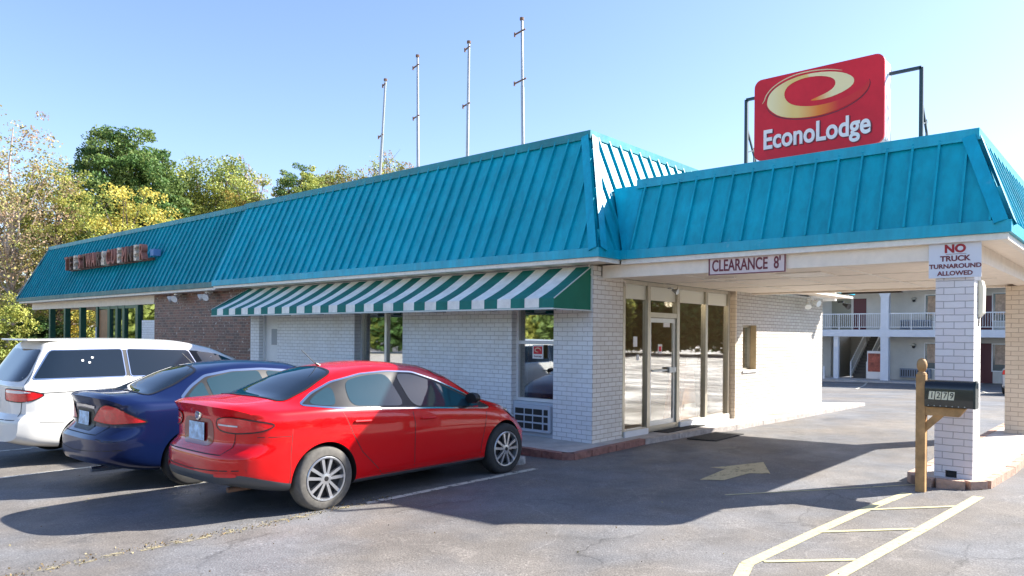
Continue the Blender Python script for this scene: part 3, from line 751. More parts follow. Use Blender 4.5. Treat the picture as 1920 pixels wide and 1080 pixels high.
def fillpoly(P, h):
    """triangulate polygon P with interior grid spacing h"""
    P = [Vector((p[0], p[1])) for p in P]
    pts = []
    # resample boundary
    for i in range(len(P)):
        a = P[i]; b = P[(i+1) % len(P)]; n = max(1, int(round((b-a).length/h)))
        for k in range(n): pts.append(a.lerp(b, k/n))
    nb = len(pts); edges = [(i, (i+1) % nb) for i in range(nb)]
    x0 = min(p.x for p in P); x1 = max(p.x for p in P); y0 = min(p.y for p in P); y1 = max(p.y for p in P)
    def inside(q):
        c = False
        for i in range(nb):
            a = pts[i]; b = pts[i-1]
            if (a.y > q.y) != (b.y > q.y) and q.x < (b.x-a.x)*(q.y-a.y)/(b.y-a.y)+a.x: c = not c
        return c
    gx = x0+h/2; B = pts[:nb]
    while gx < x1:
        gy = y0+h/2
        while gy < y1:
            q = Vector((gx, gy))
            if inside(q) and min((q-p).length_squared for p in B) > (h*.45)**2: pts.append(q)
            gy += h
        gx += h
    r = delaunay_2d_cdt(pts, edges, [list(range(nb))], 1, 1e-6)
    return r[0], r[2]
def colored_mesh(name, V, Fc, cols, m, parent):
    me = D.meshes.new(name); me.from_pydata([tuple(v) for v in V], [], [tuple(f) for f in Fc]); me.materials.append(m)
    ca = me.color_attributes.new('col', 'FLOAT_COLOR', 'POINT')
    ca.data.foreach_set('color', np.array([(*c, 1) for c in cols], dtype=np.float32).ravel())
    me.update(); o = D.objects.new(name, me); COL.objects.link(o); par(o, parent); return o
swirl = [(200,500),(215,440),(260,385),(330,335),(420,290),(540,250),(680,226),(820,222),(930,238),(1000,275),(1018,312),(1000,360),(930,410),(840,450),(740,480),(660,490),(615,488),
  (690,455),(770,420),(830,380),(853,335),(840,295),(790,270),(700,260),(590,270),(490,300),(410,345),(375,395),(370,445),(400,495),(460,528),(550,541),(660,540),(780,520),(900,485),(1010,435),(1100,375),(1146,310),
  (1150,350),(1120,420),(1050,485),(950,545),(830,595),(700,630),(560,646),(430,646),(320,628),(240,580),(205,540)]
SW = chaikin([st(*p) for p in swirl], 1)
v2, f2 = fillpoly(SW, .03)
def swcol(x, z):
    s_ = (x-sx0)/(sx1-sx0); t = (z-sz0)/(sz1-sz0); px = 70+1200*s_; top = 300-240*s_; bot = 1045-145*s_; py = bot-t*(bot-top)
    cream = np.array((.84,.60,.20)); orange = np.array((.84,.24,.03)); red = np.array((.66,.03,.03)); pale = np.array((.88,.76,.42))
    if px > 1022 or (px > 620 and py > 500-(px-760)*.36) or (px > 480 and py > 530):
        k = (px-500)/200
        if k < 0: return cream
        if k < 1: return cream*(1-k)+orange*k
        k = min(1, (px-700)/180); return orange*(1-k)+red*k
    if px > 600 and py > 400:
        k = max(0, min(1, (820-px)/150)); return pale*(1-k)+orange*k
    k = max(0, min(1, (px-250)/200)); return pale*(1-k)+cream*k if px < 600 else pale
colored_mesh('swirl_emblem', [(p.x, sy-.006, p.y) for p in v2], f2, [swcol(p.x, p.y) for p in v2], attr_mat('swirl_paint', .35), sg)
def flat_strip(mb, P, w, y, mi=0):
    P = [Vector(p) for p in P]
    for i in range(len(P)-1):
        a, b = P[i], P[i+1]; d = (b-a).normalized(); q = Vector((-d.y, d.x))
        wa = w*min(1, .2+4*min(i, len(P)-1-i)/len(P)); wb = w*min(1, .2+4*min(i+1, len(P)-2-i)/len(P))
        mb.quad((a.x-q.x*wa,y,a.y-q.y*wa),(b.x-q.x*wb,y,b.y-q.y*wb),(b.x+q.x*wb,y,b.y+q.y*wb),(a.x+q.x*wa,y,a.y+q.y*wa),mi)
mb = MB(); flat_strip(mb, chaikin([st(*p) for p in ((150,512),(175,480),(185,440),(240,370),(340,300),(480,240),(640,208),(800,200),(910,215))],2,False), .008, sy-.004)
mb.build('swirl_line', mat('swirl_cream',(.75,.60,.35)), sg, fix=False)
mb = MB(); flat_strip(mb, chaikin([st(*p) for p in ((185,530),(230,600),(330,642),(460,660),(620,655),(780,625),(920,575),(1040,505),(1120,430),(1155,350),(1143,305))],2,False), .008, sy-.003)
flat_strip(mb, chaikin([st(*p) for p in ((196,470),(225,420),(280,365),(370,312),(480,268),(600,240),(700,225))],2,False), .006, sy-.0035)
mb.build('swirl_shadow_line', M_['maroon'], sg, fix=False)
text('sign_lettering', 'EconoLodge', M_['signwhite'], size=.40, xs=.80, off=.010, ext=.008, loc=(3.265,sy-.006,4.815), parent=sg)
text('sign_lettering', 'EconoLodge', M_['maroon'], size=.40, xs=.80, off=.016, ext=.003, loc=(3.277,sy-.0035,4.806), parent=sg)
for px, nm in ((4.66,'R'),(2.08,'L')):
    top = 5.52 if nm == 'R' else 5.58
    MB().box(px-.025,px+.025,1.2,1.25,4.15,top).build('sign_post', M_['frame_g'], sg)
    mb = MB(); mb.bar((px,1.25,top-.45),(px,1.9,4.2),.03,.03).bar((px,1.5,4.2),(px,1.5,4.88),.02,.02).bar((px,1.22,4.75),(px,1.52,4.85),.02,.02); mb.build('sign_brace', M_['frame_g'], sg)
    mb = MB(); mb.bar((px,1.22,top),(sx1+.0 if nm == 'R' else sx0, 1.22, top-.0),.04,.04); mb.build('sign_crossbar', M_['frame_g'], sg)
MB().bar((sx1+.01,1.05,4.55),(sx1+.01,1.30,5.6),.008,.008).bar((sx1+.01,1.30,4.55),(sx1+.01,1.05,5.2),.008,.008).build('sign_stay', M_['steel'], sg)
MB().box(2.5,2.6,1.1,1.3,4.16,4.53).box(3.9,4.0,1.1,1.3,4.16,4.53).build('sign_foot', M_['steel'], sg)

# clearance sign, no-truck sign
cs = thing('clearance_sign', 'pale pink CLEARANCE 8\' sign with a dark red border hanging from the canopy beam', 'sign', (2.6,.2,2.88))
MB().box(2.005,3.19,.190,.205,2.745,2.995).build('sign_board', mat('pink_white_board',(.72,.60,.58),noise=.06), cs)
mb = MB(); a, b, c, d = 2.005, 3.19, 2.745, 2.995
for q in ((a,b,c,c+.014),(a,a+.016,c+.0145,d),(b-.016,b,c+.0145,d)): mb.box(q[0],q[1],.180,.1895,q[2],q[3])
mb.build('sign_border', M_['maroon'], cs)
text('sign_lettering', "CLEARANCE  8'", M_['maroon'], size=.235, xs=.66, off=.004, ext=.002, loc=(2.59,.186,2.872), parent=cs)
nsg = thing('no_truck_sign', 'white NO TRUCK TURNAROUND ALLOWED sign fixed at the top of the front pillar', 'sign', (5.3,.19,2.57))
MB().box(5.01,5.58,.192,.205,2.575,2.985).build('sign_board', mat('white_board',(.70,.72,.78)), nsg)
for s, z, sz, o_, m in (('NO',2.915,.13,.006,mat('red_lettering',(.34,.02,.03))),('TRUCK',2.80,.088,.003,M_['maroon']),('TURNAROUND',2.71,.072,.0022,M_['maroon']),('ALLOWED',2.625,.072,.0022,M_['maroon'])):
    text('sign_lettering', s, m, size=sz, xs=1.12, off=o_, ext=.0015, loc=(5.30,.189,z), parent=nsg)
MB().box(5.20,5.42,.1885,.1915,2.853,2.857).build('sign_underline', M_['maroon'], nsg)
# window decal sign
dc = thing('window_notice', 'small red and white swirl notice stuck on the window beside the corner pier', 'notice', (-1.3,.11,1.55))
MB().box(-1.42,-1.17,.110,.114,1.44,1.68).build('notice_card', M_['signwhite'], dc)
MB().box(-1.395,-1.195,.107,.1095,1.52,1.655).build('notice_print', M_['signred'], dc)
mb = MB(); flat_strip(mb, [( -1.295+.06*math.cos(t)*1.1, 1.59+.035*math.sin(t)) for t in [k*.35-.6 for k in range(17)]], .010, .106); mb.build('notice_swirl', mat('notice_cream',(.8,.6,.4)), dc, fix=False)
text('notice_lettering', 'EconoLodge', M_['maroon'], size=.045, xs=.8, off=.0005, ext=.0008, loc=(-1.295,.108,1.48), parent=dc)
ns = thing('open_sign', 'unlit dark sign with dim red lettering behind the upper corner window pane', 'sign', (-1.15,.23,2.1))
MB().box(-1.50,-.92,.228,.238,1.83,2.4).build('sign_board', M_['dark'], ns)
text('sign_lettering', 'OPEN', mat('dim_red',(.35,.02,.05)), size=.17, xs=.9, off=.003, ext=.004, loc=(-1.2,.222,2.12), parent=ns)

# channel letters on the wing roof
lt = thing('channel_letters', 'row of rusty weathered channel letters on the teal wing roof', 'sign', (-20.6,-.2,4.0))
sl = math.atan2(.872, 2.07)
face = mat('rusted_letter_face', (.34,.13,.09), rough=.7, noise=.5, nscale=3)
word = "TEESTWAR&CUEMNER"
for i, ch in enumerate(word):
    x = -23.95+i*(6.75/15)
    col = [face, M_['rust'], mat('faded_letter_face', (.66,.54,.42), rough=.7, noise=.45, nscale=5)][i % 3 if i % 5 else 0]
    o = text('letter', ch, col, size=.68, xs=.72, off=.010, ext=.08, loc=(x,-.30,4.26), parent=lt)
MB().box(-16.93,-16.68,-.22,-.02,4.16,4.36).build('letter_box', mat('blue_box',(.12,.25,.5)), lt)
MB().box(-24.3,-17.0,-.13,-.06,4.05,4.13).build('letter_rail', M_['rust'], lt)

# ------------------------------------------------------------------ flagpoles
def pole(xb, xt, y, zt, lab, arms):
    t = thing('bare_pole', lab, 'pole', (xb, y, 5.1), group='bare poles on the flat roof')
    mb = MB(); mb.tube((xb,y,5.1),(xb*.35+xt*.65,y,5.1+(zt-5.1)*.62),.042,.040,n=10).tube((xb*.35+xt*.65,y,5.1+(zt-5.1)*.62),(xt,y,zt),.034,.030,n=10); mb.build('pole_shaft', M_['steel'], t, smooth=True)
    for h, w in arms:
        f = (h-5.1)/(zt-5.1); x = xb+(xt-xb)*f
        mb = MB(); mb.bar((x-w*.6,y-.03,h-.01),(x+w*.35,y-.02,h+.05),.025,.03); mb.bar((x-w*.6,y-.03,h-.06),(x-w*.6,y-.03,h+.04),.03,.03); mb.build('pole_bracket', M_['rust'], t)
    mb = MB(); mb.tube((xt,y,zt-.01),(xt,y,zt+.05),.05,n=8); mb.build('pole_cap', M_['rust'], t)
pole(-10.05,-9.72,3,8.88,'leaning bare grey pole, shortest of the four on the roof',((7.35,.2),(8.75,.12)))
pole(-8.25,-8.33,3,9.22,'bare grey pole standing second from the left on the roof',((7.6,.25),(8.95,.25)))
pole(-6.36,-6.33,3,9.10,'bare grey pole standing between the second and the tallest pole on the roof',((7.55,.25),(8.95,.18)))
pole(-4.42,-4.52,3,9.20,'tall bare grey pole nearest the roof corner, with two dark brackets',((7.75,.38),(8.9,.34)))

# ------------------------------------------------------------------ mailbox
mbx = thing('mailbox', 'black mailbox numbered 1279 on a wooden post beside the front pillar', 'mailbox', (5.07,-.35,.09))
mb = MB(); mb.box(5.02,5.125,-.40,-.295,.02,1.44); mb.build('post', M_['post'], mbx, bevel=.006)
mb = MB(); mb.lathe([(.052,1.44),(.048,1.455),(.034,1.465),(.034,1.475),(.046,1.49),(.055,1.52),(.057,1.55),(.050,1.585),(.034,1.61),(.012,1.622),(0,1.624)],(5.0725,-.3475,0),n=20); mb.build('post_finial', M_['post'], mbx, smooth=True)
mb = MB(); mb.prism([(5.126,.975),(5.47,.975),(5.545,1.075),(5.126,1.075)], -.395, -.30, axis='y'); mb.build('arm', M_['post'], mbx, bevel=.004)
mb = MB(); mb.prism([(5.126,.79),(5.126,.90),(5.20,.974),(5.31,.974)], -.375, -.32, axis='y'); mb.build('brace', M_['post'], mbx)
prof = [(-.445,1.082),(-.445,1.28)]+[(-.3575-.0875*math.cos(t), 1.28+.10*math.sin(t)) for t in [math.pi*k/12 for k in range(1,12)]]+[(-.27,1.28),(-.27,1.082)]
mb = MB(); mb.prism(prof, 5.125, 5.62, axis='x'); mb.build('box', M_['mailblack'], mbx, smooth=True)
prof2 = [(-.3575+(y+.3575)*1.05, 1.225+(z-1.225)*1.04) for y, z in prof]
mb = MB(); mb.prism(prof2, 5.6205, 5.645, axis='x'); dmb = mb.build('box_door', mat('dark_green_door',(.008,.018,.016),rough=.3), mbx, smooth=True)
mb = MB(); mb.box(5.646,5.66,-.37,-.345,1.30,1.36); mb.build('door_latch', M_['steel'], dmb)
mb = MB()
for k in range(7): mb.box(5.16+k*.062,5.172+k*.062,-.449,-.4455,1.09,1.10)
mb.build('rivet', M_['steel'], mbx)
for i, ch in enumerate('1279'):
    x = 5.20+i*.068
    mb = MB(); mb.prism([(x-.034,1.165),(x+.024,1.165),(x+.034,1.255),(x-.024,1.255)], -.4485, -.4455, axis='y'); nt_ = mb.build('number_plate', M_['numtile'], mbx)
    text('number', ch, M_['black'], size=.095, xs=.85, off=.001, ext=.0008, loc=(x,-.4500,1.210), parent=nt_, shear=.12)

# wall light on the pillar
wl = thing('wall_light', 'yellowed box wall light on the sunny side of the front pillar', 'light', (5.5,.5,2.3))
MB().prism([(5.502,2.55),(5.54,2.55),(5.56,2.46),(5.555,2.16),(5.502,2.10)], .46, .63, axis='y').build('light_housing', M_['lamp_glass'], wl, bevel=.008)
MB().tube((5.51,.47,2.0),(5.51,.49,2.12),.008,n=6).build('cable', M_['black'], wl)
# floodlights
def flood(x, y, z, lab, s=1, two=True, dirx=.0, diry=-1, m=M_['white']):
    t = thing('floodlight', lab, 'floodlight', (x,y,z), group='small floodlights under the eaves')
    MB().box(x-.05*s,x+.05*s,y-.05*s,y+.05*s,z-.03*s,z).build('mount', m, t)
    for sd_ in ((-1,1) if two else (1,)):
        d = Vector((dirx+sd_*.6, diry, -.5)).normalized(); o = Vector((x+sd_*.05*s,y,z-.06*s))
        mb = MB(); mb.lathe([(0,-.01),(.03*s,0),(.035*s,.05*s),(.065*s,.13*s),(.065*s,.15*s),(0,.145*s)], o, d, n=14); mb.build('lamp_head', m, t, smooth=True)
flood(-15.2,-.12,2.97,'left twin floodlight above the brown brick wall',1.5)
flood(-13.25,-.12,2.97,'right twin floodlight above the brown brick wall',1.5)
flood(.35,8.4,2.83,'twin floodlight on the rear white brick side wall',1.3,dirx=.8,diry=-.4)
flood(.5,10.2,2.83,'single dark floodlight at the far corner of the side wall',1.3,two=False,dirx=.6,diry=-.4,m=M_['black'])
flood(.1,2.2,2.75,'little floodlight above the office glass door',.8,dirx=.8,diry=0,two=False,m=M_['steel'])
# conduit at the corner pier
mb = MB()
pts_ = [(-.06,-.03,3.0),(-.05,-.03,2.86),(.01,-.02,2.80),(.03,.1,2.79),(.03,.8,2.79),(.03,.86,2.76),(.03,.88,2.70)]
for a, b in zip(pts_[:-1], pts_[1:]): mb.tube(a, b, .012, n=6)
mb.build('conduit', M_['trim'], office, smooth=True)

# mats, grate, wheel stop
def matt(pts, z, lab, m=M_['rubber'], cat='door mat', name='door_mat', th=.015):
    mb = MB(); mb.prism(pts, z, z+th); return tag(mb.build(name, m), lab, cat)
matt([(-.02,1.85),(.26,1.90),(.24,3.3),(-.04,3.25)], PAV+.002, 'dark rubber mat on the pavement at the glass office door')
matt([(.62,1.95),(1.15,2.05),(1.12,3.2),(.58,3.1)], .022, 'ribbed black rubber mat lying on the asphalt by the kerb')
matt([(.22,6.1),(.62,6.1),(.64,7.0),(.24,7.0)], PAV+.001, 'grey metal grate set in the pavement beside the side wall', mat('grate_metal',(.30,.29,.22),rough=.6,noise=.3,nscale=20), 'grate', 'drain_grate', .006)
ch = MB(); rnd = random.Random(3)
ch.prism([(-2.0,-1.78),(.06,-1.82),(.10,-1.70),(.05,-1.60),(-2.0,-1.60)], -.02, .11); tag(ch.build('wheel_stop', mat('old_concrete',(.38,.38,.37),rough=.9,noise=.4,nscale=14,bump=.8,bscale=25), bevel=.03), 'rough concrete wheel stop in front of the red car', 'wheel stop')

# ------------------------------------------------------------------ far motel block (lower ground, behind)
def far_block():
    bx0, bx1 = -17.0, 14.0; Yw, Yc_, zg = 37.35, 35.75, -.78
    b = thing('motel_block', 'two-storey white motel block with a railed balcony seen through the drive-through', 'building', (0, 38, zg))
    wm = mat('motel_wall', (.60,.58,.52), rough=.7, noise=.06, nscale=2); wl_ = mat('motel_white', (.72,.74,.78), rough=.55, noise=.05, nscale=3)
    # walls: leave the stair bay open
    mb = MB()
    for x0, x1, z0, z1 in ((bx0,-9.5,zg,1.95),(-6.1,bx1,zg,1.95),(bx0,bx1,2.35,4.75)):
        mb.box(x0,x1,Yw,Yw+.2,z0,z1)
    mb.build('wall', wm, b)
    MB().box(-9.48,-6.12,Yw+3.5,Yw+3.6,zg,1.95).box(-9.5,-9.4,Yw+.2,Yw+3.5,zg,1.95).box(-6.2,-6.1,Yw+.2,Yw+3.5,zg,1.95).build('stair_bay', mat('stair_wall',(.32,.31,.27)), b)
    MB().box(bx0,bx1,Yw+.21,Yw+9,4.74,4.9).box(bx0-.3,bx1+.3,Yc_-.5,Yw+9,4.76,5.0).build('ceiling_slab', wl_, b)
    mb = MB(); mb.prism([(Yc_-.6,5.0),(Yw+9,5.0),(Yw+8,7.9),(Yc_+.3,7.9)], bx0-.3, bx1+.3, axis='x'); mb.build('roof', M_['roof'], b)
    MB().box(bx0,bx1,Yc_-.1,Yw+.0,1.98,2.33).build('balcony_slab', wl_, b)
    MB().box(bx0,bx1,Yc_-.13,Yc_-.101,1.94,2.36).build('slab_fascia', wl_, b)
    MB().box(bx0,bx1,34.5,Yw+.0,zg-.4,zg+.10).build('walkway', M_['conc'], b)
    for x in (-14.0,-9.9,-5.65,-1.4,2.85,7.1):
        o = MB().box(x-.23,x+.23,Yc_-.1+.0,Yc_+.3,zg+.1,1.93).box(x-.23,x+.23,Yc_-.1,Yc_+.3,2.37,4.75).box(x-.30,x+.30,Yc_-.135,Yc_-.131,1.9,2.4).build('column', wl_, b)
        MB().prism([(x-.23,4.3),(x+.23,4.3),(x+.42,4.74),(x-.42,4.74)], Yc_-.13, Yc_-.105, axis='y').build('column_bracket', wl_, o)
        mb = MB()
        xa, xb = x+.24, x+4.25-.24
        mb.box(xa,xb,Yc_-.02,Yc_+.03,3.30,3.36).box(xa,xb,Yc_-.01,Yc_+.02,2.50,2.54)
        n = 30
        for k in range(n+1): mb.box(xa+(xb-xa)*k/n-.011,xa+(xb-xa)*k/n+.011,Yc_-.005,Yc_+.015,2.541,3.299)
        for f in (0,.33,.66,1): mb.box(xa+(xb-xa)*f-.025,xa+(xb-xa)*f+.025,Yc_-.018,Yc_+.028,2.36,3.298)
        mb.build('railing', M_['white'], b)
    MB().box(-8.75,-8.45,Yc_,Yc_+.25,zg+.1,1.95).build('slim_column', wl_, b)
    MB().box(-8.70,-8.50,Yc_-.02,Yc_-.002,1.3,1.75).build('column_notice', M_['signwhite'], b)
    red = mat('dark_red_door', (.09,.010,.015), rough=.5)
    for x in (-8.05,-.95,7.2): MB().box(x,x+.8,Yw-.02,Yw-.002,2.36,4.35).build('door', red, b)
    for x in (-.95,7.2): MB().box(x,x+.8,Yw-.02,Yw-.002,zg+.1,1.6).build('door', red, b)
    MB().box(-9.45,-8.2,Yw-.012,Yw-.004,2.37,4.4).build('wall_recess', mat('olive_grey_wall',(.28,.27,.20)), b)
    cur = mat('curtain', (.50,.36,.26), rough=.7, noise=.35, nscale=5)
    for x in (-3.75, -.35+.2, 3.0, 9.0):
        for z0, z1 in ((.05,1.55),(2.9,4.45)):
            w = MB().box(x,x+1.35,Yw-.02,Yw-.004,z0,z1).build('window', mat('far_glass',(.06,.10,.11),rough=.08), b)
            mb = MB()
            mb.box(x-.06,x,Yw-.05,Yw-.001,z0-.06,z1+.06).box(x+1.35,x+1.41,Yw-.05,Yw-.001,z0-.06,z1+.06).box(x,x+1.35,Yw-.05,Yw-.001,z1,z1+.06).box(x,x+1.35,Yw-.05,Yw-.001,z0-.06,z0)
            mb.build('window_frame', M_['white'], w)
            MB().box(x+.12,x+1.22,Yw-.032,Yw-.022,z0+.35,z1-.05).build('curtain', cur, w)
    for x in (-5.15,1.6):
        for z in (zg+.25, 2.42):
            a = MB().box(x,x+1.75,Yw-.25,Yw-.002,z,z+.55).build('air_conditioner', mat('far_ac_grey',(.20,.24,.30),rough=.5), b)
            mb = MB()
            for k in range(12): mb.box(x+.08+k*.135,x+.14+k*.135,Yw-.262,Yw-.2515,z+.08,z+.47)
            mb.build('vent_opening', M_['black'], a)
    # stairs
    mb = MB(); n = 14
    for k in range(n): mb.box(-8.0,-7.1,Yw-.4+k*.27,Yw-.1+k*.27,zg+.1+k*.19,zg+.16+k*.19).box(-8.0,-7.1,Yw-.13+k*.27,Yw-.10+k*.27,zg+.16+k*.19,zg+.285+k*.19)
    mb.build('stairs', mat('stair_tread',(.06,.055,.05)), b)
    for x in (-8.05,-7.05):
        mb = MB()
        mb.bar((x,Yw-.45,zg+1.1),(x,Yw+2.6,zg+3.1),.05,.06).bar((x,Yw-.45,zg+.25),(x,Yw+2.6,zg+2.3),.04,.22).bar((x,Yw-.45,zg+.1),(x,Yw-.45,zg+1.15),.07,.07)
        for k in range(14): mb.bar((x,Yw-.25+k*.21,zg+.3+k*.14),(x,Yw-.25+k*.21,zg+1.2+k*.14),.02,.02)
        mb.build('stair_rail', M_['white'], b)
    for z in (1.45, 4.25):
        o = MB().lathe([(.02,.12),(.14,.06),(.16,0),(.10,-.05)],(-4.4,Yw-.12,z),n=12).build('wall_lamp', mat('lamp_shade',(.5,.48,.4)), b, smooth=True)
        MB().lathe([(0,-.2),(.07,-.16),(.09,-.08),(.05,-.02)],(-4.4,Yw-.12,z),n=10).build('lamp_bulb', M_['black'], o, smooth=True)
    v = thing('vending_machine', 'white and red vending machine standing beside the far stairs', 'vending machine', (-6.6,37,zg+.1))
    MB().box(-7.0,-6.05,36.75,37.2,zg+.1,1.05).build('machine_body', M_['signwhite'], v, bevel=.03)
    MB().box(-6.93,-6.12,36.72,36.745,zg+.55,.90).build('machine_front', mat('vending_orange',(.42,.10,.06),noise=.6,nscale=3.5), v)
    MB().box(-9.0,-8.9,34.6,34.7,zg,.1).build('bollard', M_['white'], b)
far_block()

# ------------------------------------------------------------------ cars
def pchip(tab):
    X = np.array([t[0] for t in tab], float); Y = np.array([t[1] for t in tab], float)
    h = np.diff(X); d = np.diff(Y)/h; m = np.zeros_like(X); m[0] = d[0]; m[-1] = d[-1]
    for i in range(1, len(X)-1):
        m[i] = 0 if d[i-1]*d[i] <= 0 else 2*d[i-1]*d[i]/(d[i-1]+d[i])*1.0
    def f(x):
        x = min(max(x, X[0]), X[-1]); i = min(max(int(np.searchsorted(X, x))-1, 0), len(X)-2); t = (x-X[i])/h[i]
        return float((2*t**3-3*t**2+1)*Y[i]+(t**3-2*t**2+t)*h[i]*m[i]+(-2*t**3+3*t**2)*Y[i+1]+(t**3-t**2)*h[i]*m[i+1])
    return f

def make_body(S):
    """returns mesh (closed) in car space: y 0 rear..L front; materials slot 0 paint,1 well,2 cladding"""
    L = S['L']; f = {k: pchip(S[k]) for k in ('zb','zs','zt','w','wt','wg')}
    NY = 96; SUB = 5
    rings = []
    for j in range(NY+1):
        t = j/NY; y = t*L
        zb, zs, zt, w, wt, wg = (f[k](y) for k in ('zb','zs','zt','w','wt','wg'))
        for wy in S['wheels']:
            w += .014*math.exp(-((y-wy)/.36)**2)
        g = max(zt-zs, .015)
        P = [(0,zb),(.6*w,zb),(.93*w,zb+.01),(.985*w,zb+.10),(.995*w,zb+.5*(zs-zb)),(1.0*w,zb+.72*(zs-zb)),(.985*w,zs-.07),(.955*w,zs-.005),(wg,zs+min(.02,.3*g)),((wg*.42+wt*.58),zs+.52*g),(wt+.01,zt-min(.075,.28*g)),(wt*.80,zt-min(.018,.1*g)),(0.0,zt+.006)]
        n = len(P); Q = []
        get = lambda i: P[i] if 0 <= i < n else ((-P[1][0],P[1][1]) if i < 0 else (-P[n-2][0],P[n-2][1]))
        for i in range(n-1):
            for s in range(SUB):
                u = s/SUB; a,b,c,d = get(i-1),get(i),get(i+1),get(i+2)
                w0 = (1-u)**3/6; w1 = (3*u**3-6*u**2+4)/6; w2 = (-3*u**3+3*u**2+3*u+1)/6; w3 = u**3/6
                Q.append((w0*a[0]+w1*b[0]+w2*c[0]+w3*d[0], w0*a[1]+w1*b[1]+w2*c[1]+w3*d[1]))
        Q.append((0, (get(n-2)[1]*2+4*P[n-1][1])/6))
        Q[0] = (0, Q[0][1])
        rings.append((y, Q))
    K = len(rings[0][1])
    rr, ff = S['rear'], S['front']
    def warp(x, y, z):
        return (x, y + rr(abs(x), z)*math.exp(-y/S.get('dr', .45)) - ff(abs(x), z)*math.exp(-(L-y)/S.get('df', .5)), z)
    V = []; F_ = []; MI = []
    W2 = 2*K-2
    for y, Q in rings:
        ring = [(x, z) for x, z in Q]+[(-x, z) for x, z in Q[-2:0:-1]]
        V += [warp(x, y, z) for x, z in ring]
    for j in range(NY):
        for i in range(W2):
            i2 = (i+1) % W2; F_.append((j*W2+i, (j+1)*W2+i, (j+1)*W2+i2, j*W2+i2))
            k = min(i, W2-i); k2 = min(i2, W2-i2); MI.append(2 if max(k, k2) <= S['clad'](rings[j][0]) else 0)
    # caps: join left and right points
    for j, flip in ((0, False), (NY, True)):
        y, Q = rings[j]; N = 14; rows = []
        for i in range(K):
            x, z = Q[i]
            if i in (0, K-1): rows.append([j*W2+i]); continue
            row = [j*W2+i]
            for q in range(1, N):
                xx = x*(1-2*q/N); V.append(warp(xx, y, z)); row.append(len(V)-1)
            row.append(j*W2+(W2-i)); rows.append(row)
        for i in range(K-1):
            a, b = rows[i], rows[i+1]; cm = 2 if i+1 <= S['clad'](y) else 0
            if len(a) == 1:
                for q in range(len(b)-1): F_.append((a[0], b[q], b[q+1])); MI.append(cm)
            elif len(b) == 1:
                for q in range(len(a)-1): F_.append((a[q], b[0], a[q+1])); MI.append(cm)
            else:
                for q in range(len(a)-1): F_.append((a[q], b[q], b[q+1], a[q+1])); MI.append(cm)
    me = D.meshes.new('body'); me.from_pydata(V, [], F_)
    me.polygons.foreach_set('material_index', MI)
    bm = bmesh.new(); bm.from_mesh(me); bmesh.ops.recalc_face_normals(bm, faces=bm.faces); bm.to_mesh(me); bm.free()
    return me, V, F_

def cut_wells(me, S, mats):
    for m in mats: me.materials.append(m)
    o = D.objects.new('tmp_body', me); COL.objects.link(o)
    mb = MB()
    for wy in S['wheels']:
        for s in (-1, 1):
            mb.tube((s*(S['half']-.34), wy, S['wr']), (s*(S['half']+.3), wy, S['wr']), S['wr']+S.get('gap', .045), n=48)
    cm = mb.build('tmp_cut', [mats[0], mats[1], mats[2]]); cm.data.polygons.foreach_set('material_index', [1]*len(cm.data.polygons))
    md = o.modifiers.new('b', 'BOOLEAN'); md.operation = 'DIFFERENCE'; md.object = cm; md.solver = 'EXACT'
    bpy.context.view_layer.update()
    r = D.meshes.new_from_object(o.evaluated_get(bpy.context.evaluated_depsgraph_get()))
    D.objects.remove(cm); D.objects.remove(o)
    r.polygons.foreach_set('use_smooth', [True]*len(r.polygons)); r.set_sharp_from_angle(angle=R(32))
    return r

def roundpoly(P, r):
    r = {1: .045, 2: .10}.get(r, r); out = []; n = len(P)
    for i in range(n):
        a, b, c = Vector(P[i-1]), Vector(P[i]), Vector(P[(i+1) % n])
        d1 = (a-b); d2 = (c-b); k1 = min(r, d1.length*.45); k2 = min(r, d2.length*.45)
        p = b+d1.normalized()*k1; q = b+d2.normalized()*k2
        for t in (0, .25, .5, .75, 1): out.append(tuple(p*(1-t)**2+b*2*t*(1-t)+q*t*t))
    return out

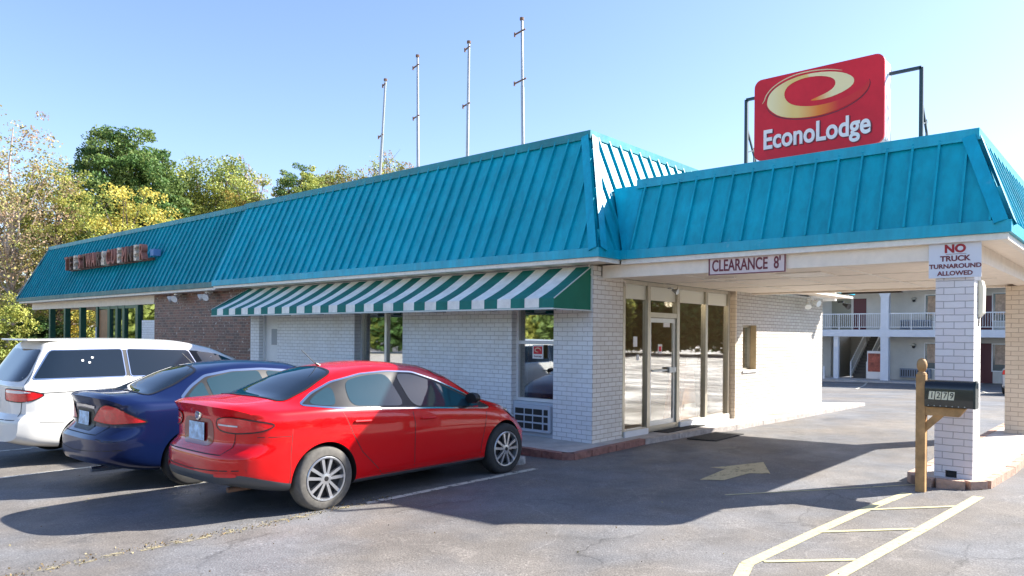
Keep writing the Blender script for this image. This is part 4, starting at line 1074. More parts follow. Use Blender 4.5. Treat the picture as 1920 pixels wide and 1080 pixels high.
class Proj:
    def __init__(s, V, F_): s.t = BVHTree.FromPolygons([Vector(v) for v in V], F_)
    def hit(s, axis, p, side=1, eps=.003):
        if axis == 'side': o, d = Vector((side*4, p[0], p[1])), Vector((-side, 0, 0))
        elif axis == 'rear': o, d = Vector((p[0]*side, -4, p[1])), Vector((0, 1, 0))
        elif axis == 'front': o, d = Vector((p[0]*side, 9, p[1])), Vector((0, -1, 0))
        elif axis == 'top': o, d = Vector((p[0]*side, p[1], 5)), Vector((0, 0, -1))
        elif axis == 'corner':
            c = p[0]; e = Vector((side, 1, 0))*.70711; d = Vector((-side, 1, 0))*.70711; o = e*c - d*4; o.z = p[1]
        elif axis == 'fcorner':
            c = p[0]; Lh = s.L; e = Vector((side, -1, 0))*.70711; d = Vector((-side, -1, 0))*.70711; o = e*c - d*4 + Vector((0, Lh, 0)); o.z = p[1]
        h = s.t.ray_cast(o, d)
        if h[0] is None: return None
        n = h[1]
        if n.dot(d) > 0: n = -n
        return h[0]+n*eps
    def panel(s, poly, axis, side=1, eps=.004, h=.06, rounds=2):
        P = roundpoly(poly, rounds) if rounds else poly
        v, f = fillpoly(P, h); out = [s.hit(axis, (q.x, q.y), side, eps) for q in v]
        F2 = [tuple(a) for a in f if all(out[i] is not None for i in a)]
        out = [o if o is not None else Vector((0,0,.5)) for o in out]
        return out, F2
    def ribbon(s, line, w, axis, side=1, eps=.002, step=.05, closed=False):
        P = [Vector(p) for p in line]; Q = []
        if closed: P.append(P[0])
        for a, b in zip(P[:-1], P[1:]):
            n = max(1, int((b-a).length/step))
            for k in range(n): Q.append(a.lerp(b, k/n))
        Q.append(P[-1]); V = []; F2 = []
        for i, q in enumerate(Q):
            d = (Q[min(i+1, len(Q)-1)]-Q[max(i-1, 0)])
            if closed and i in (0, len(Q)-1): d = Q[1]-Q[-2]
            d.normalize(); nrm = Vector((-d.y, d.x))*w/2
            a = s.hit(axis, q-nrm, side, eps); b = s.hit(axis, q+nrm, side, eps)
            if a is None or b is None: V += [None, None]
            else: V += [a, b]
        for i in range(len(Q)-1):
            ix = (2*i, 2*i+1, 2*i+3, 2*i+2)
            if all(V[k] is not None for k in ix) and (V[2*i]-V[2*i+2]).length < .3 and (V[2*i]-V[2*i+1]).length < 3*w: F2.append(ix)
        return [v or Vector((0,0,.5)) for v in V], F2

M_['tyre'] = mat('tyre_rubber', (.035,.034,.033), rough=.85, noise=.2, nscale=30)
M_['tyre_dusty'] = mat('dusty_tyre_rubber', (.12,.112,.10), rough=.9, noise=.25, nscale=22)
M_['rim'] = mat('alloy_rim', (.62,.63,.65), rough=.28, metal=.85)
M_['rimdark'] = mat('brake_dark', (.02,.02,.022), rough=.6, metal=.3)
M_['chrome'] = mat('chrome', (.75,.76,.78), rough=.10, metal=1)
M_['carglass'] = mat('car_window_glass', (.006,.012,.020), rough=.02, spec=.5, coat=.25)
M_['carglass_l'] = mat('car_side_glass', (.018,.045,.060), rough=.02, spec=.5, coat=.4)
M_['lampred'] = mat('tail_lamp_red', (.66,.006,.012), rough=.2, coat=.4, noise=.25, nscale=9)
M_['lampclear'] = mat('clear_lamp', (.55,.57,.6), rough=.10, coat=1)
M_['plate'] = mat('licence_plate', (.42,.60,.80), rough=.4, noise=.55, nscale=11)
M_['well'] = mat('wheel_well', (.008,.008,.008), rough=.9)

def wheel(car, x, y, r, side, rr, spokes=5, tyre='tyre', lowd=False):
    o = Vector((x, y, r)); ax = Vector((side, 0, 0)); w = .205
    t = MB().lathe([(rr,-.0),(rr+.012,.012),(r-.045,.012),(r-.018,.0),(r-.004,-.022),(r,-.05),(r,-w+.05),(r-.01,-w+.02),(r-.05,-w),(rr,-w)], o, ax, n=48).build('tyre', M_[tyre], car, smooth=True, world=False)
    t.name = 'wheel'
    rb = MB(); rb.lathe([(rr+.002,.010),(rr-.004,.016),(rr-.018,.014),(rr-.024,-.01),(rr-.03,-.06),(rr-.045,-.15)], o, ax, n=48)
    e1 = Vector((0,1,0)); e2 = Vector((0,0,1))
    for k in range(spokes):
        a0 = 2*math.pi*k/spokes + .25
        for da in (-.13, .13):
            d0 = e1*math.cos(a0+da*2.6)+e2*math.sin(a0+da*2.6); d1 = e1*math.cos(a0+da*1.9)+e2*math.sin(a0+da*1.9)
            a = o+d0*.035+ax*.004; b = o+d1*(rr-.012)+ax*.004
            dirv = (b-a).normalized(); sdv = dirv.cross(ax)
            wa, wb = .013, .017
            q = [a-sdv*wa, a+sdv*wa, b+sdv*wb, b-sdv*wb]; q2 = [p-ax*.035 for p in q]
            q = [q[0]+ax*.004, q[1]+ax*.004, q[2]+ax*.0, q[3]+ax*.0]
            n = len(rb.v); rb.v += [tuple(p) for p in q+q2]
            for fc in ((0,1,2,3),(7,6,5,4),(0,4,5,1),(1,5,6,2),(2,6,7,3),(3,7,4,0)): rb.f.append(tuple(n+i for i in fc)); rb.m.append(0)
    rb.lathe([(0,.012),(.03,.012),(.055,.006),(.062,-.01),(.062,-.04)], o, ax, n=24)
    rim = rb.build('rim', M_['rim'], t, smooth=True, world=False)
    MB().lathe([(rr-.03,-.05),(.02,-.045),(0,-.045)], o, ax, n=32).build('brake_disc', M_['rimdark'], t, world=False)
    MB().lathe([(0,.0155),(.022,.0155),(.026,.012)], o, ax, n=16).build('hub_cap', M_['black'], t, world=False)
    return t

def car(name, label, S, loc, zs=1.04):
    c = thing(name, label, S.get('cat', 'car'), loc); c.scale = (1, S.get('sy', 1), zs)
    paint = S['paint']; me, V, F_ = make_body(S); pj = Proj(V, F_); pj.L = S['L']
    body_me = cut_wells(me, S, [paint, M_['well'], S.get('cladm', M_['black'])])
    # seams joined into the body mesh as dark grooves
    bm = bmesh.new(); bm.from_mesh(body_me); mats_extra = M_['dark']
    body_me.materials.append(mats_extra); mi = len(body_me.materials)-1
    for line, axis, w in S.get('seams', []):
        for side in ((1, -1) if axis in ('side','corner') else (1,)):
            v, f = pj.ribbon(line, w, axis, side, .0012)
            bv = [bm.verts.new(p) for p in v]
            for q in f:
                try:
                    fc = bm.faces.new([bv[i] for i in q]); fc.material_index = mi
                except ValueError: pass
    bm.to_mesh(body_me); bm.free()
    b = D.objects.new('body', body_me); COL.objects.link(b); b.parent = c
    for nm, poly, axis, m, eps, both, opt in S['panels']:
        for side in ((1, -1) if both else (1,)):
            v, f = pj.panel(poly, axis, side, eps, opt.get('h', .06), opt.get('r', 2))
            mb = MB().add(v, f); p = c if not opt.get('sub') else S['_last'][opt['sub']]
            o = mb.build(nm, m, c if not opt.get('sub') else p, smooth=True, world=False)
            S.setdefault('_last', {})[nm] = o
            if nm in ('tail_lamp', 'headlamp'): opt = dict(opt, trim=(M_['black'], .012))
            if opt.get('trim'):
                tv, tf = pj.ribbon([tuple(q) for q in roundpoly(poly, opt.get('r', 2))], opt['trim'][1], axis, side, eps+.002, step=.05, closed=True)
                MB().add(tv, tf).build('lamp_trim' if 'lamp' in nm else 'window_trim', opt['trim'][0], o, smooth=True, world=False)
    for nm, line, w, axis, m, eps, both in S.get('strips', []):
        for side in ((1, -1) if both else (1,)):
            v, f = pj.ribbon(line, w, axis, side, eps); MB().add(v, f).build(nm, m, c, smooth=True, world=False)
    for wy in S['wheels']:
        for s in (-1, 1): wheel(c, s*S['wx'], wy, S['wr'], s, S.get('rr', .215), S.get('spokes', 5), 'tyre_dusty' if (wy == S['wheels'][0] and S.get('dusty')) else 'tyre')
    # handles and mirrors
    for hy, hz in S.get('handles', []):
        for s in (1, -1):
            p = pj.hit('side', (hy, hz), s, .018); q0 = Vector((p.x, hy-.10, hz+.004)); q1 = Vector((p.x, hy+.10, hz-.004))
            mb = MB(); mb.tube(q0, q1, .013, n=8); mb.tube(q0, q0-Vector((s*.03,-.01,0)), .012, n=6); mb.tube(q1, q1-Vector((s*.03,.01,0)), .012, n=6)
            mb.build('door_handle', paint, c, smooth=True, world=False)
    if S.get('mirror'):
        my, mz = S['mirror']
        for s in (1, -1):
            p = pj.hit('side', (my, mz), s, 0)
            mb = MB(); o = p+Vector((s*.11, 0, .03))
            mb.lathe([(0,-.075),(.05,-.07),(.085,-.045),(.095,0),(.085,.035),(.0,.04)], o, (0,-1,0), n=14)
            mb.v = [(o.x+(v[0]-o.x)*1.15, v[1], o.z+(v[2]-o.z)*.72) for v in mb.v]
            mr = mb.build('wing_mirror', M_['black'], c, smooth=True, world=False)
            MB().bar(p+Vector((-s*.02,0,-.02)), o+Vector((0,0,-.02)), .03, .03).build('mirror_arm', M_['black'], mr, world=False)
    return c, pj

def carpaint(name, col, metal=.0, rough=.28):
    m = mat(name, col, rough=rough, metal=metal, coat=.7, spec=.25); return m
red_p = carpaint('red_car_paint', (.62,.0005,.003), 0, .25)
blue_p = carpaint('blue_car_paint', (.005,.014,.070), .35, .3)
white_p = carpaint('white_car_paint', (.74,.73,.69), 0, .25)
silver_p = carpaint('silver_car_paint', (.50,.53,.58), .5, .3)

glb = M_['carglass']
# --- red sedan
S = dict(L=4.40, half=.90, wheels=(.985, 3.633), wx=.905, wr=.326, rr=.222, paint=red_p, cladm=mat('grey_sill_plastic', (.07,.075,.085), rough=.4), dusty=True,
    zb=[(0,.36),(.2,.30),(.6,.22),(1.2,.19),(3.2,.19),(3.9,.20),(4.4,.22)],
    zs=[(0,1.00),(.3,1.03),(.9,1.035),(1.6,1.00),(2.5,.955),(3.3,.90),(3.8,.84),(4.1,.77),(4.4,.62)],
    zt=[(0,1.085),(.12,1.12),(.35,1.13),(.62,1.15),(.85,1.245),(1.10,1.345),(1.45,1.43),(1.95,1.468),(2.45,1.44),(2.85,1.33),(3.15,1.17),(3.42,1.01),(3.6,.965),(4.0,.88),(4.22,.79),(4.4,.66)],
    w=[(0,.80),(.12,.86),(.4,.90),(1,.912),(2.2,.915),(3.4,.905),(3.9,.89),(4.2,.85),(4.4,.76)],
    wt=[(0,.66),(.6,.60),(1.0,.56),(1.5,.55),(2.2,.57),(2.7,.61),(3.3,.70),(3.6,.72),(4.4,.62)],
    wg=[(0,.80),(.5,.79),(.9,.82),(1.5,.845),(2.5,.85),(3.2,.84),(3.6,.81),(4.4,.7)],
    rear=lambda x, z: .30*(x/.9)**4.2 + .10*max(0, min(1, (z-.62)/.1)) - .07*max(0, min(1, (z-.98)/.12)) + .10*max(0, .42-z)/.2,
    front=lambda x, z: .50*(x/.9)**3 + .22*max(0, z-.50)/.25 + .06*max(0, .35-z)/.15, dr=.42, df=.5,
    clad=lambda y: 14 if y < .55 else (13 if y < 4.0 else 6),
    seams=[([(.62,.86),(.60,.62),(.60,.28)],'side',.006) ,([(1.16,1.03),(1.22,.92),(1.30,.75),(1.42,.55),(1.62,.36),(1.70,.27)],'side',.008),([(2.10,.965),(2.13,.8),(2.13,.5),(2.14,.27)],'side',.008),
           ([(3.30,.89),(3.26,.7),(3.20,.45),(3.17,.27)],'side',.008),([(1.70,.275),(2.4,.27),(3.17,.275)],'side',.006),
           ([(-.62,.99),(-.64,.86),(-.62,.70),(-.56,.635),(.56,.635),(.62,.70),(.64,.86),(.62,.99)],'rear',.009), ([(-.8,.50),(0,.47),(.8,.50)],'rear',.010), ([(.30,.80),(.45,.795),(.60,.79)],'side',.006),
           ([(.70,3.45),(.74,3.7),(.70,4.1)],'top',.007),([(-.70,3.45),(-.74,3.7),(-.70,4.1)],'top',.007), ([(-.60,.08),(-.62,.5),(-.62,.6)],'top',.007),([(.60,.08),(.62,.5),(.62,.6)],'top',.007)],
    panels=[('window_surround',[(.76,1.07),(.95,1.17),(1.22,1.275),(1.6,1.345),(1.95,1.365),(2.30,1.345),(2.62,1.24),(3.0,1.07),(3.36,.885),(3.30,.87),(2.5,.93),(1.6,.985),(1.1,1.025)],'side',M_['black'],.003,True,dict(r=1,trim=(M_['chrome'],.016))),
        ('side_window',[(.84,1.075),(1.00,1.165),(1.21,1.245),(1.15,1.045),(1.0,1.05)],'side',M_['carglass_l'],.006,True,dict(r=2)),
        ('side_window',[(1.31,1.03),(1.36,1.275),(1.62,1.325),(1.93,1.340),(2.02,.985),(1.6,1.01)],'side',M_['carglass_l'],.006,True,dict(r=2)),
        ('side_window',[(2.13,.975),(2.04,1.335),(2.30,1.315),(2.58,1.215),(2.95,1.05),(3.20,.925),(3.15,.905),(2.6,.94)],'side',M_['carglass_l'],.006,True,dict(r=2)),
        ('rear_window',[(-.64,.60),(-.58,.95),(-.47,1.30),(0,1.37),(.47,1.30),(.58,.95),(.64,.60),(0,.54)],'top',glb,.004,False,dict(h=.08,trim=(M_['black'],.03))),
        ('windscreen',[(-.72,3.45),(-.60,2.60),(0,2.5),(.60,2.60),(.72,3.45),(0,3.62)],'top',glb,.004,False,dict(h=.08)),
        ('tail_lamp',[(.34,.965),(.52,.99),(.70,.965),(.96,.915),(.84,.85),(.55,.83),(.36,.86)],'corner',M_['lampred'],.008,True,dict(h=.035,r=2)),
        ('lamp_bar',[(.38,.918),(.60,.908),(.60,.894),(.38,.902)],'corner',M_['lampclear'],.014,True,dict(h=.03,r=0)),
        ('reflector',[(.50,.46),(.74,.47),(.74,.435),(.50,.43)],'rear',M_['lampred'],.006,True,dict(h=.04,r=1)),
        ('plate_recess',[(-.30,.95),(.30,.95),(.34,.80),(.30,.69),(-.30,.69),(-.34,.80)],'rear',mat('dark_red_recess',(.20,.002,.004),rough=.35,coat=.6),.003,False,dict(h=.05,r=2)),
        ('licence_plate',[(-.17,.91),(.17,.91),(.17,.735),(-.17,.735)],'rear',M_['plate'],.022,False,dict(h=.08,r=0)),
        ('headlamp',[(.42,.70),(.50,.78),(.80,.80),(1.12,.84),(.98,.72),(.7,.66)],'fcorner',M_['lampclear'],.008,True,dict(h=.04)),
        ('fuel_flap',[(.92,.93),(1.06,.93),(1.06,.80),(.92,.80)],'side',red_p,.0035,True,dict(h=.05,r=2)),
        ],
    strips=[('sill_highlight',[(1.55,.33),(2.4,.335),(3.2,.36)],.02,'side',red_p,.010,True)],
    handles=[(1.42,.87),(2.32,.83)], mirror=(3.02,.985))
red, pj = car('red_sedan', 'glossy red sedan parked nearest the office corner with its tail to the viewer', S, (-.55, -5.95, gz(-.55,-5)))
p = pj.hit('rear', (0,.985), 1, .004)
MB().lathe([(0,.012),(.045,.010),(.062,.004),(.066,-.004)], p, (0,-1,.1), n=20).build('badge_rim', M_['chrome'], red, smooth=True, world=False)
MB().lathe([(0,.015),(.03,.0145),(.045,.011)], p, (0,-1,.1), n=20).build('badge', mat('blue_badge',(.02,.05,.2),coat=1), red, smooth=True, world=False)
MB().tube((0,1.42,1.43),(0,1.22,1.60),.006,.004,n=6).tube((0,1.45,1.42),(0,1.40,1.45),.02,.012,n=8).build('aerial', M_['black'], red, world=False)
MB().tube((.50,.16,.285),(.50,.40,.285),.026,n=12).build('exhaust_pipe', M_['rust'], red, world=False)

# --- blue sedan
S = dict(L=4.55, half=.90, wheels=(1.0, 3.6), wx=.90, wr=.325, rr=.21, paint=blue_p, cladm=M_['black'], spokes=7,
    zb=[(0,.34),(.2,.27),(.6,.21),(3.9,.20),(4.55,.22)],
    zs=[(0,.98),(.3,1.02),(1.0,1.02),(2.0,.97),(3.2,.91),(3.9,.83),(4.55,.60)],
    zt=[(0,1.08),(.10,1.125),(.35,1.13),(.55,1.135),(.8,1.235),(1.05,1.34),(1.4,1.43),(1.9,1.465),(2.4,1.44),(2.85,1.30),(3.3,1.03),(3.6,.96),(4.2,.82),(4.55,.65)],
    w=[(0,.78),(.12,.85),(.4,.89),(1,.905),(2.2,.91),(3.4,.90),(4.0,.88),(4.3,.83),(4.55,.74)],
    wt=[(0,.64),(.5,.60),(1.0,.55),(1.5,.55),(2.2,.57),(2.8,.62),(3.4,.70),(4.55,.6)],
    wg=[(0,.78),(.5,.78),(1.2,.82),(2.5,.84),(3.2,.83),(4.55,.68)],
    rear=lambda x, z: .28*(x/.9)**4 + .12*max(0, min(1, (z-.62)/.12)) - .06*max(0, min(1, (z-.98)/.12)) + .08*max(0, .40-z)/.2,
    front=lambda x, z: .45*(x/.9)**3 + .2*max(0, z-.5)/.25, dr=.42, df=.5,
    clad=lambda y: 4,
    seams=[([(1.25,1.0),(1.35,.8),(1.5,.5),(1.6,.3)],'side',.008),([(2.1,.96),(2.12,.3)],'side',.008),([(-.58,.98),(-.60,.75),(-.5,.66),(.5,.66),(.60,.75),(.58,.98)],'rear',.009),([(.42,.62),(.60,.60),(.70,.62)],'corner',.006),
           ([(-.58,.08),(-.60,.5)],'top',.007),([(.58,.08),(.60,.5)],'top',.007),([(-.82,.50),(0,.46),(.82,.50)],'rear',.008)],
    panels=[('window_surround',[(.88,1.035),(1.05,1.17),(1.25,1.29),(1.6,1.345),(2.0,1.355),(2.4,1.32),(2.8,1.18),(3.25,.93),(2.5,.955),(1.6,1.005)],'side',M_['black'],.003,True,dict(r=1,trim=(M_['chrome'],.026))),
        ('side_window',[(.96,1.05),(1.10,1.16),(1.20,1.225),(1.22,1.035)],'side',M_['carglass_l'],.006,True,dict(r=1)),
        ('side_window',[(1.27,1.035),(1.25,1.25),(1.6,1.325),(1.95,1.335),(2.03,.99)],'side',M_['carglass_l'],.006,True,dict(r=1)),
        ('side_window',[(2.12,.985),(2.05,1.33),(2.4,1.295),(2.75,1.16),(3.1,.95)],'side',M_['carglass_l'],.006,True,dict(r=1)),
        ('rear_window',[(-.64,.52),(-.57,.9),(-.48,1.20),(0,1.27),(.48,1.20),(.57,.9),(.64,.52),(0,.47)],'top',glb,.004,False,dict(h=.08,trim=(M_['black'],.03))),
        ('windscreen',[(-.72,3.35),(-.60,2.55),(0,2.45),(.60,2.55),(.72,3.35),(0,3.5)],'top',glb,.004,False,dict(h=.08)),
        ('tail_lamp',[(.26,.80),(.40,.96),(.50,1.01),(.66,.97),(.98,.80),(.60,.775)],'corner',M_['lampred'],.008,True,dict(h=.035,r=1)),
        ('plate_recess',[(-.28,.93),(.28,.93),(.33,.80),(.28,.69),(-.28,.69),(-.33,.80)],'rear',M_['black'],.003,False,dict(h=.05,r=1)),
        ('licence_plate',[(-.17,.90),(.17,.90),(.17,.73),(-.17,.73)],'rear',M_['plate'],.02,False,dict(h=.08,r=0))],
    strips=[('plate_garnish',[(-.3,.955),(0,.965),(.3,.955)],.03,'rear',M_['chrome'],.008,False)],
    handles=[(1.5,.87),(2.3,.85)], mirror=(2.95,1.0))
blue, pjb = car('blue_sedan', 'dark blue sedan parked between the white van and the red car', S, (-3.12, -6.18, gz(-3.1,-5)))
MB().tube((.45,.04,.27),(.45,.35,.27),.032,n=12).build('exhaust_pipe', M_['chrome'], blue, world=False)
MB().tube((0,1.35,1.43),(0,1.22,1.56),.006,.004,n=6).build('aerial', M_['black'], blue, world=False)

# --- white minivan
S = dict(L=4.5, half=.97, wheels=(.95, 3.5), wx=.965, wr=.335, rr=.21, paint=white_p, cladm=M_['black'], cat='van', spokes=7, sy=1.07,
    zb=[(0,.36),(.3,.27),(.8,.22),(4.5,.22)],
    zs=[(0,1.16),(.4,1.19),(1.5,1.19),(2.6,1.16),(3.4,1.07),(4.0,.92),(4.5,.72)],
    zt=[(0,1.70),(.12,1.745),(.5,1.775),(1.3,1.785),(2.1,1.765),(2.6,1.68),(3.05,1.50),(3.5,1.20),(3.8,1.08),(4.5,.80)],
    w=[(0,.88),(.15,.93),(.5,.965),(1.5,.975),(3.2,.965),(4.0,.93),(4.5,.8)],
    wt=[(0,.70),(.3,.735),(1.5,.75),(2.4,.73),(3.0,.72),(3.6,.74),(4.5,.66)],
    wg=[(0,.89),(.5,.92),(1.5,.93),(2.8,.92),(3.5,.88),(4.5,.72)],
    rear=lambda x, z: .20*(x/.95)**5 + .36*max(0, min(1, (z-1.12)/.6)) + .08*max(0, min(1, (z-.66)/.08)),
    front=lambda x, z: .5*(x/.95)**3, dr=.5, df=.5,
    clad=lambda y: 3,
    seams=[([(1.42,1.60),(1.42,1.2),(1.40,.8),(1.45,.4)],'side',.008),([(2.55,1.15),(2.56,.4)],'side',.008),([(.25,1.02),(.8,1.03),(1.4,1.03)],'side',.012),([(.35,.62),(.62,.60)],'side',.006),
           ([(-.80,1.6),(-.84,1.15),(-.80,.66),(.80,.66),(.84,1.15),(.80,1.6)],'rear',.010)],
    panels=[('window_pillar',[(1.32,1.225),(1.32,1.615),(1.48,1.615),(1.50,1.225)],'side',M_['black'],.003,True,dict(r=0)),
        ('window_pillar',[(2.2,1.60),(2.44,1.58),(2.64,1.21),(2.40,1.21)],'side',M_['black'],.003,True,dict(r=0)),
        ('side_window',[(.28,1.215),(.50,1.61),(1.36,1.625),(1.38,1.215)],'side',glb,.005,True,dict(r=1,h=.1,trim=(M_['chrome'],.012))),
        ('side_window',[(1.44,1.215),(1.42,1.625),(2.28,1.60),(2.46,1.20)],'side',glb,.005,True,dict(r=1,h=.1,trim=(M_['chrome'],.012))),
        ('side_window',[(2.56,1.20),(2.40,1.58),(2.72,1.53),(3.02,1.40),(3.34,1.16)],'side',M_['carglass_l'],.005,True,dict(r=1,h=.1)),
        ('rear_window',[(-.70,1.62),(.70,1.62),(.80,1.26),(.76,1.18),(-.76,1.18),(-.80,1.26)],'rear',glb,.005,False,dict(h=.08,r=1)),
        ('windscreen',[(-.78,3.5),(-.66,2.75),(0,2.62),(.66,2.75),(.78,3.5),(0,3.65)],'top',glb,.004,False,dict(h=.1)),
        ('tail_lamp',[(.40,.92),(.40,1.085),(.70,1.075),(.86,1.045),(.96,1.00),(.86,.93),(.70,.90)],'corner',M_['lampred'],.008,True,dict(h=.04,r=1)),
        ('lamp_bar',[(.42,1.03),(.42,1.065),(.70,1.06),(.84,1.03),(.70,1.02)],'corner',M_['lampclear'],.013,True,dict(h=.04,r=1)),
        ('licence_plate',[(-.17,.95),(.17,.95),(.17,.78),(-.17,.78)],'rear',M_['plate'],.01,False,dict(h=.08,r=0))],
    handles=[(1.62,1.02),(2.68,1.02)], mirror=(3.1,1.15))
van, pjv = car('white_minivan', 'white minivan with dark side glass and a rear roof spoiler beside the blue car', S, (-6.35, -6.30, gz(-6,-5)))
mb = MB(); mb.prism([(-.66,.27),(.66,.27),(.62,.75),(-.62,.75)], 1.742, 1.768); mb.build('roof_spoiler', white_p, van, bevel=.012, world=False)
mb = MB()
for a, b in ((.74,1.46),(.86,1.50),(.82,1.43)):
    p = pjv.hit('side', (a+.12, b), 1, .009); mb.lathe([(0,.003),(.016,.002),(.017,0)], p, (1,0,.2), n=12)
mb.build('window_sticker', M_['signwhite'], van, world=False)
# --- silver car at the far block
S = dict(L=4.4, half=.88, wheels=(.95, 3.5), wx=.88, wr=.32, rr=.20, paint=silver_p,
    zb=[(0,.34),(.6,.22),(4.4,.22)], zs=[(0,.98),(1.0,1.02),(3.2,.9),(4.4,.6)],
    zt=[(0,1.06),(.35,1.12),(.55,1.14),(1.1,1.36),(1.8,1.45),(2.4,1.42),(3.3,1.0),(4.4,.65)],
    w=[(0,.78),(.4,.87),(2,.89),(4.4,.74)], wt=[(0,.62),(1,.55),(2,.56),(3.3,.7),(4.4,.6)], wg=[(0,.78),(1,.80),(3,.82),(4.4,.68)],
    rear=lambda x, z: .28*(x/.9)**4, front=lambda x, z: .4*(x/.9)**3, clad=lambda y: 3,
    panels=[('side_window',[(.95,1.04),(1.2,1.27),(1.9,1.34),(2.4,1.30),(3.1,.96)],'side',glb,.005,True,dict(r=1)),
        ('rear_window',[(-.6,.5),(-.5,1.15),(.5,1.15),(.6,.5)],'top',glb,.004,False,dict(h=.1)),
        ('tail_lamp',[(.30,.80),(.42,1.0),(.60,.98),(.85,.80)],'corner',M_['lampred'],.008,True,dict(h=.05,r=1))], mirror=(2.95,1.0))
car('silver_sedan', 'silver sedan parked by the far motel block, mostly hidden by the cream pillar', S, (3.22, 23.0, gz(3.2,24)))

# ------------------------------------------------------------------ trees
LEAF = attr_mat('leaves', .6, .35)
BARK = mat('bark', (.12,.09,.065), rough=.9, noise=.35, nscale=6, bump=.5, bscale=20)
BARK_L = mat('pale_bark', (.42,.35,.30), rough=.9, noise=.3, nscale=6)
def leaves_mesh(name, centers, sizes, cols, m, parent, rng, flat=.0):
    n = len(centers); c = np.asarray(centers, np.float32)
    a = rng.normal(size=(n, 3)); a /= np.linalg.norm(a, axis=1, keepdims=True)
    b = rng.normal(size=(n, 3)); b -= (a*b).sum(1, keepdims=True)*a; b /= np.linalg.norm(b, axis=1, keepdims=True)
    s = np.asarray(sizes, np.float32)[:, None]
    V = np.stack([c-a*s*.5, c+b*s*.32, c+a*s*.5, c-b*s*.32], 1).reshape(-1, 3).astype(np.float32)
    me = D.meshes.new(name); me.vertices.add(4*n); me.vertices.foreach_set('co', V.ravel())
    me.loops.add(4*n); me.loops.foreach_set('vertex_index', np.arange(4*n, dtype=np.int32))
    me.polygons.add(n); me.polygons.foreach_set('loop_start', np.arange(0, 4*n, 4, dtype=np.int32)); me.polygons.foreach_set('loop_total', np.full(n, 4, np.int32))
    me.update(calc_edges=True)
    ca = me.color_attributes.new('col', 'FLOAT_COLOR', 'POINT'); C4 = np.ones((n, 4), np.float32); C4[:, :3] = cols
    ca.data.foreach_set('color', np.repeat(C4, 4, axis=0).ravel()); me.materials.append(m)
    o = D.objects.new(name, me); COL.objects.link(o); par(o, parent); return o

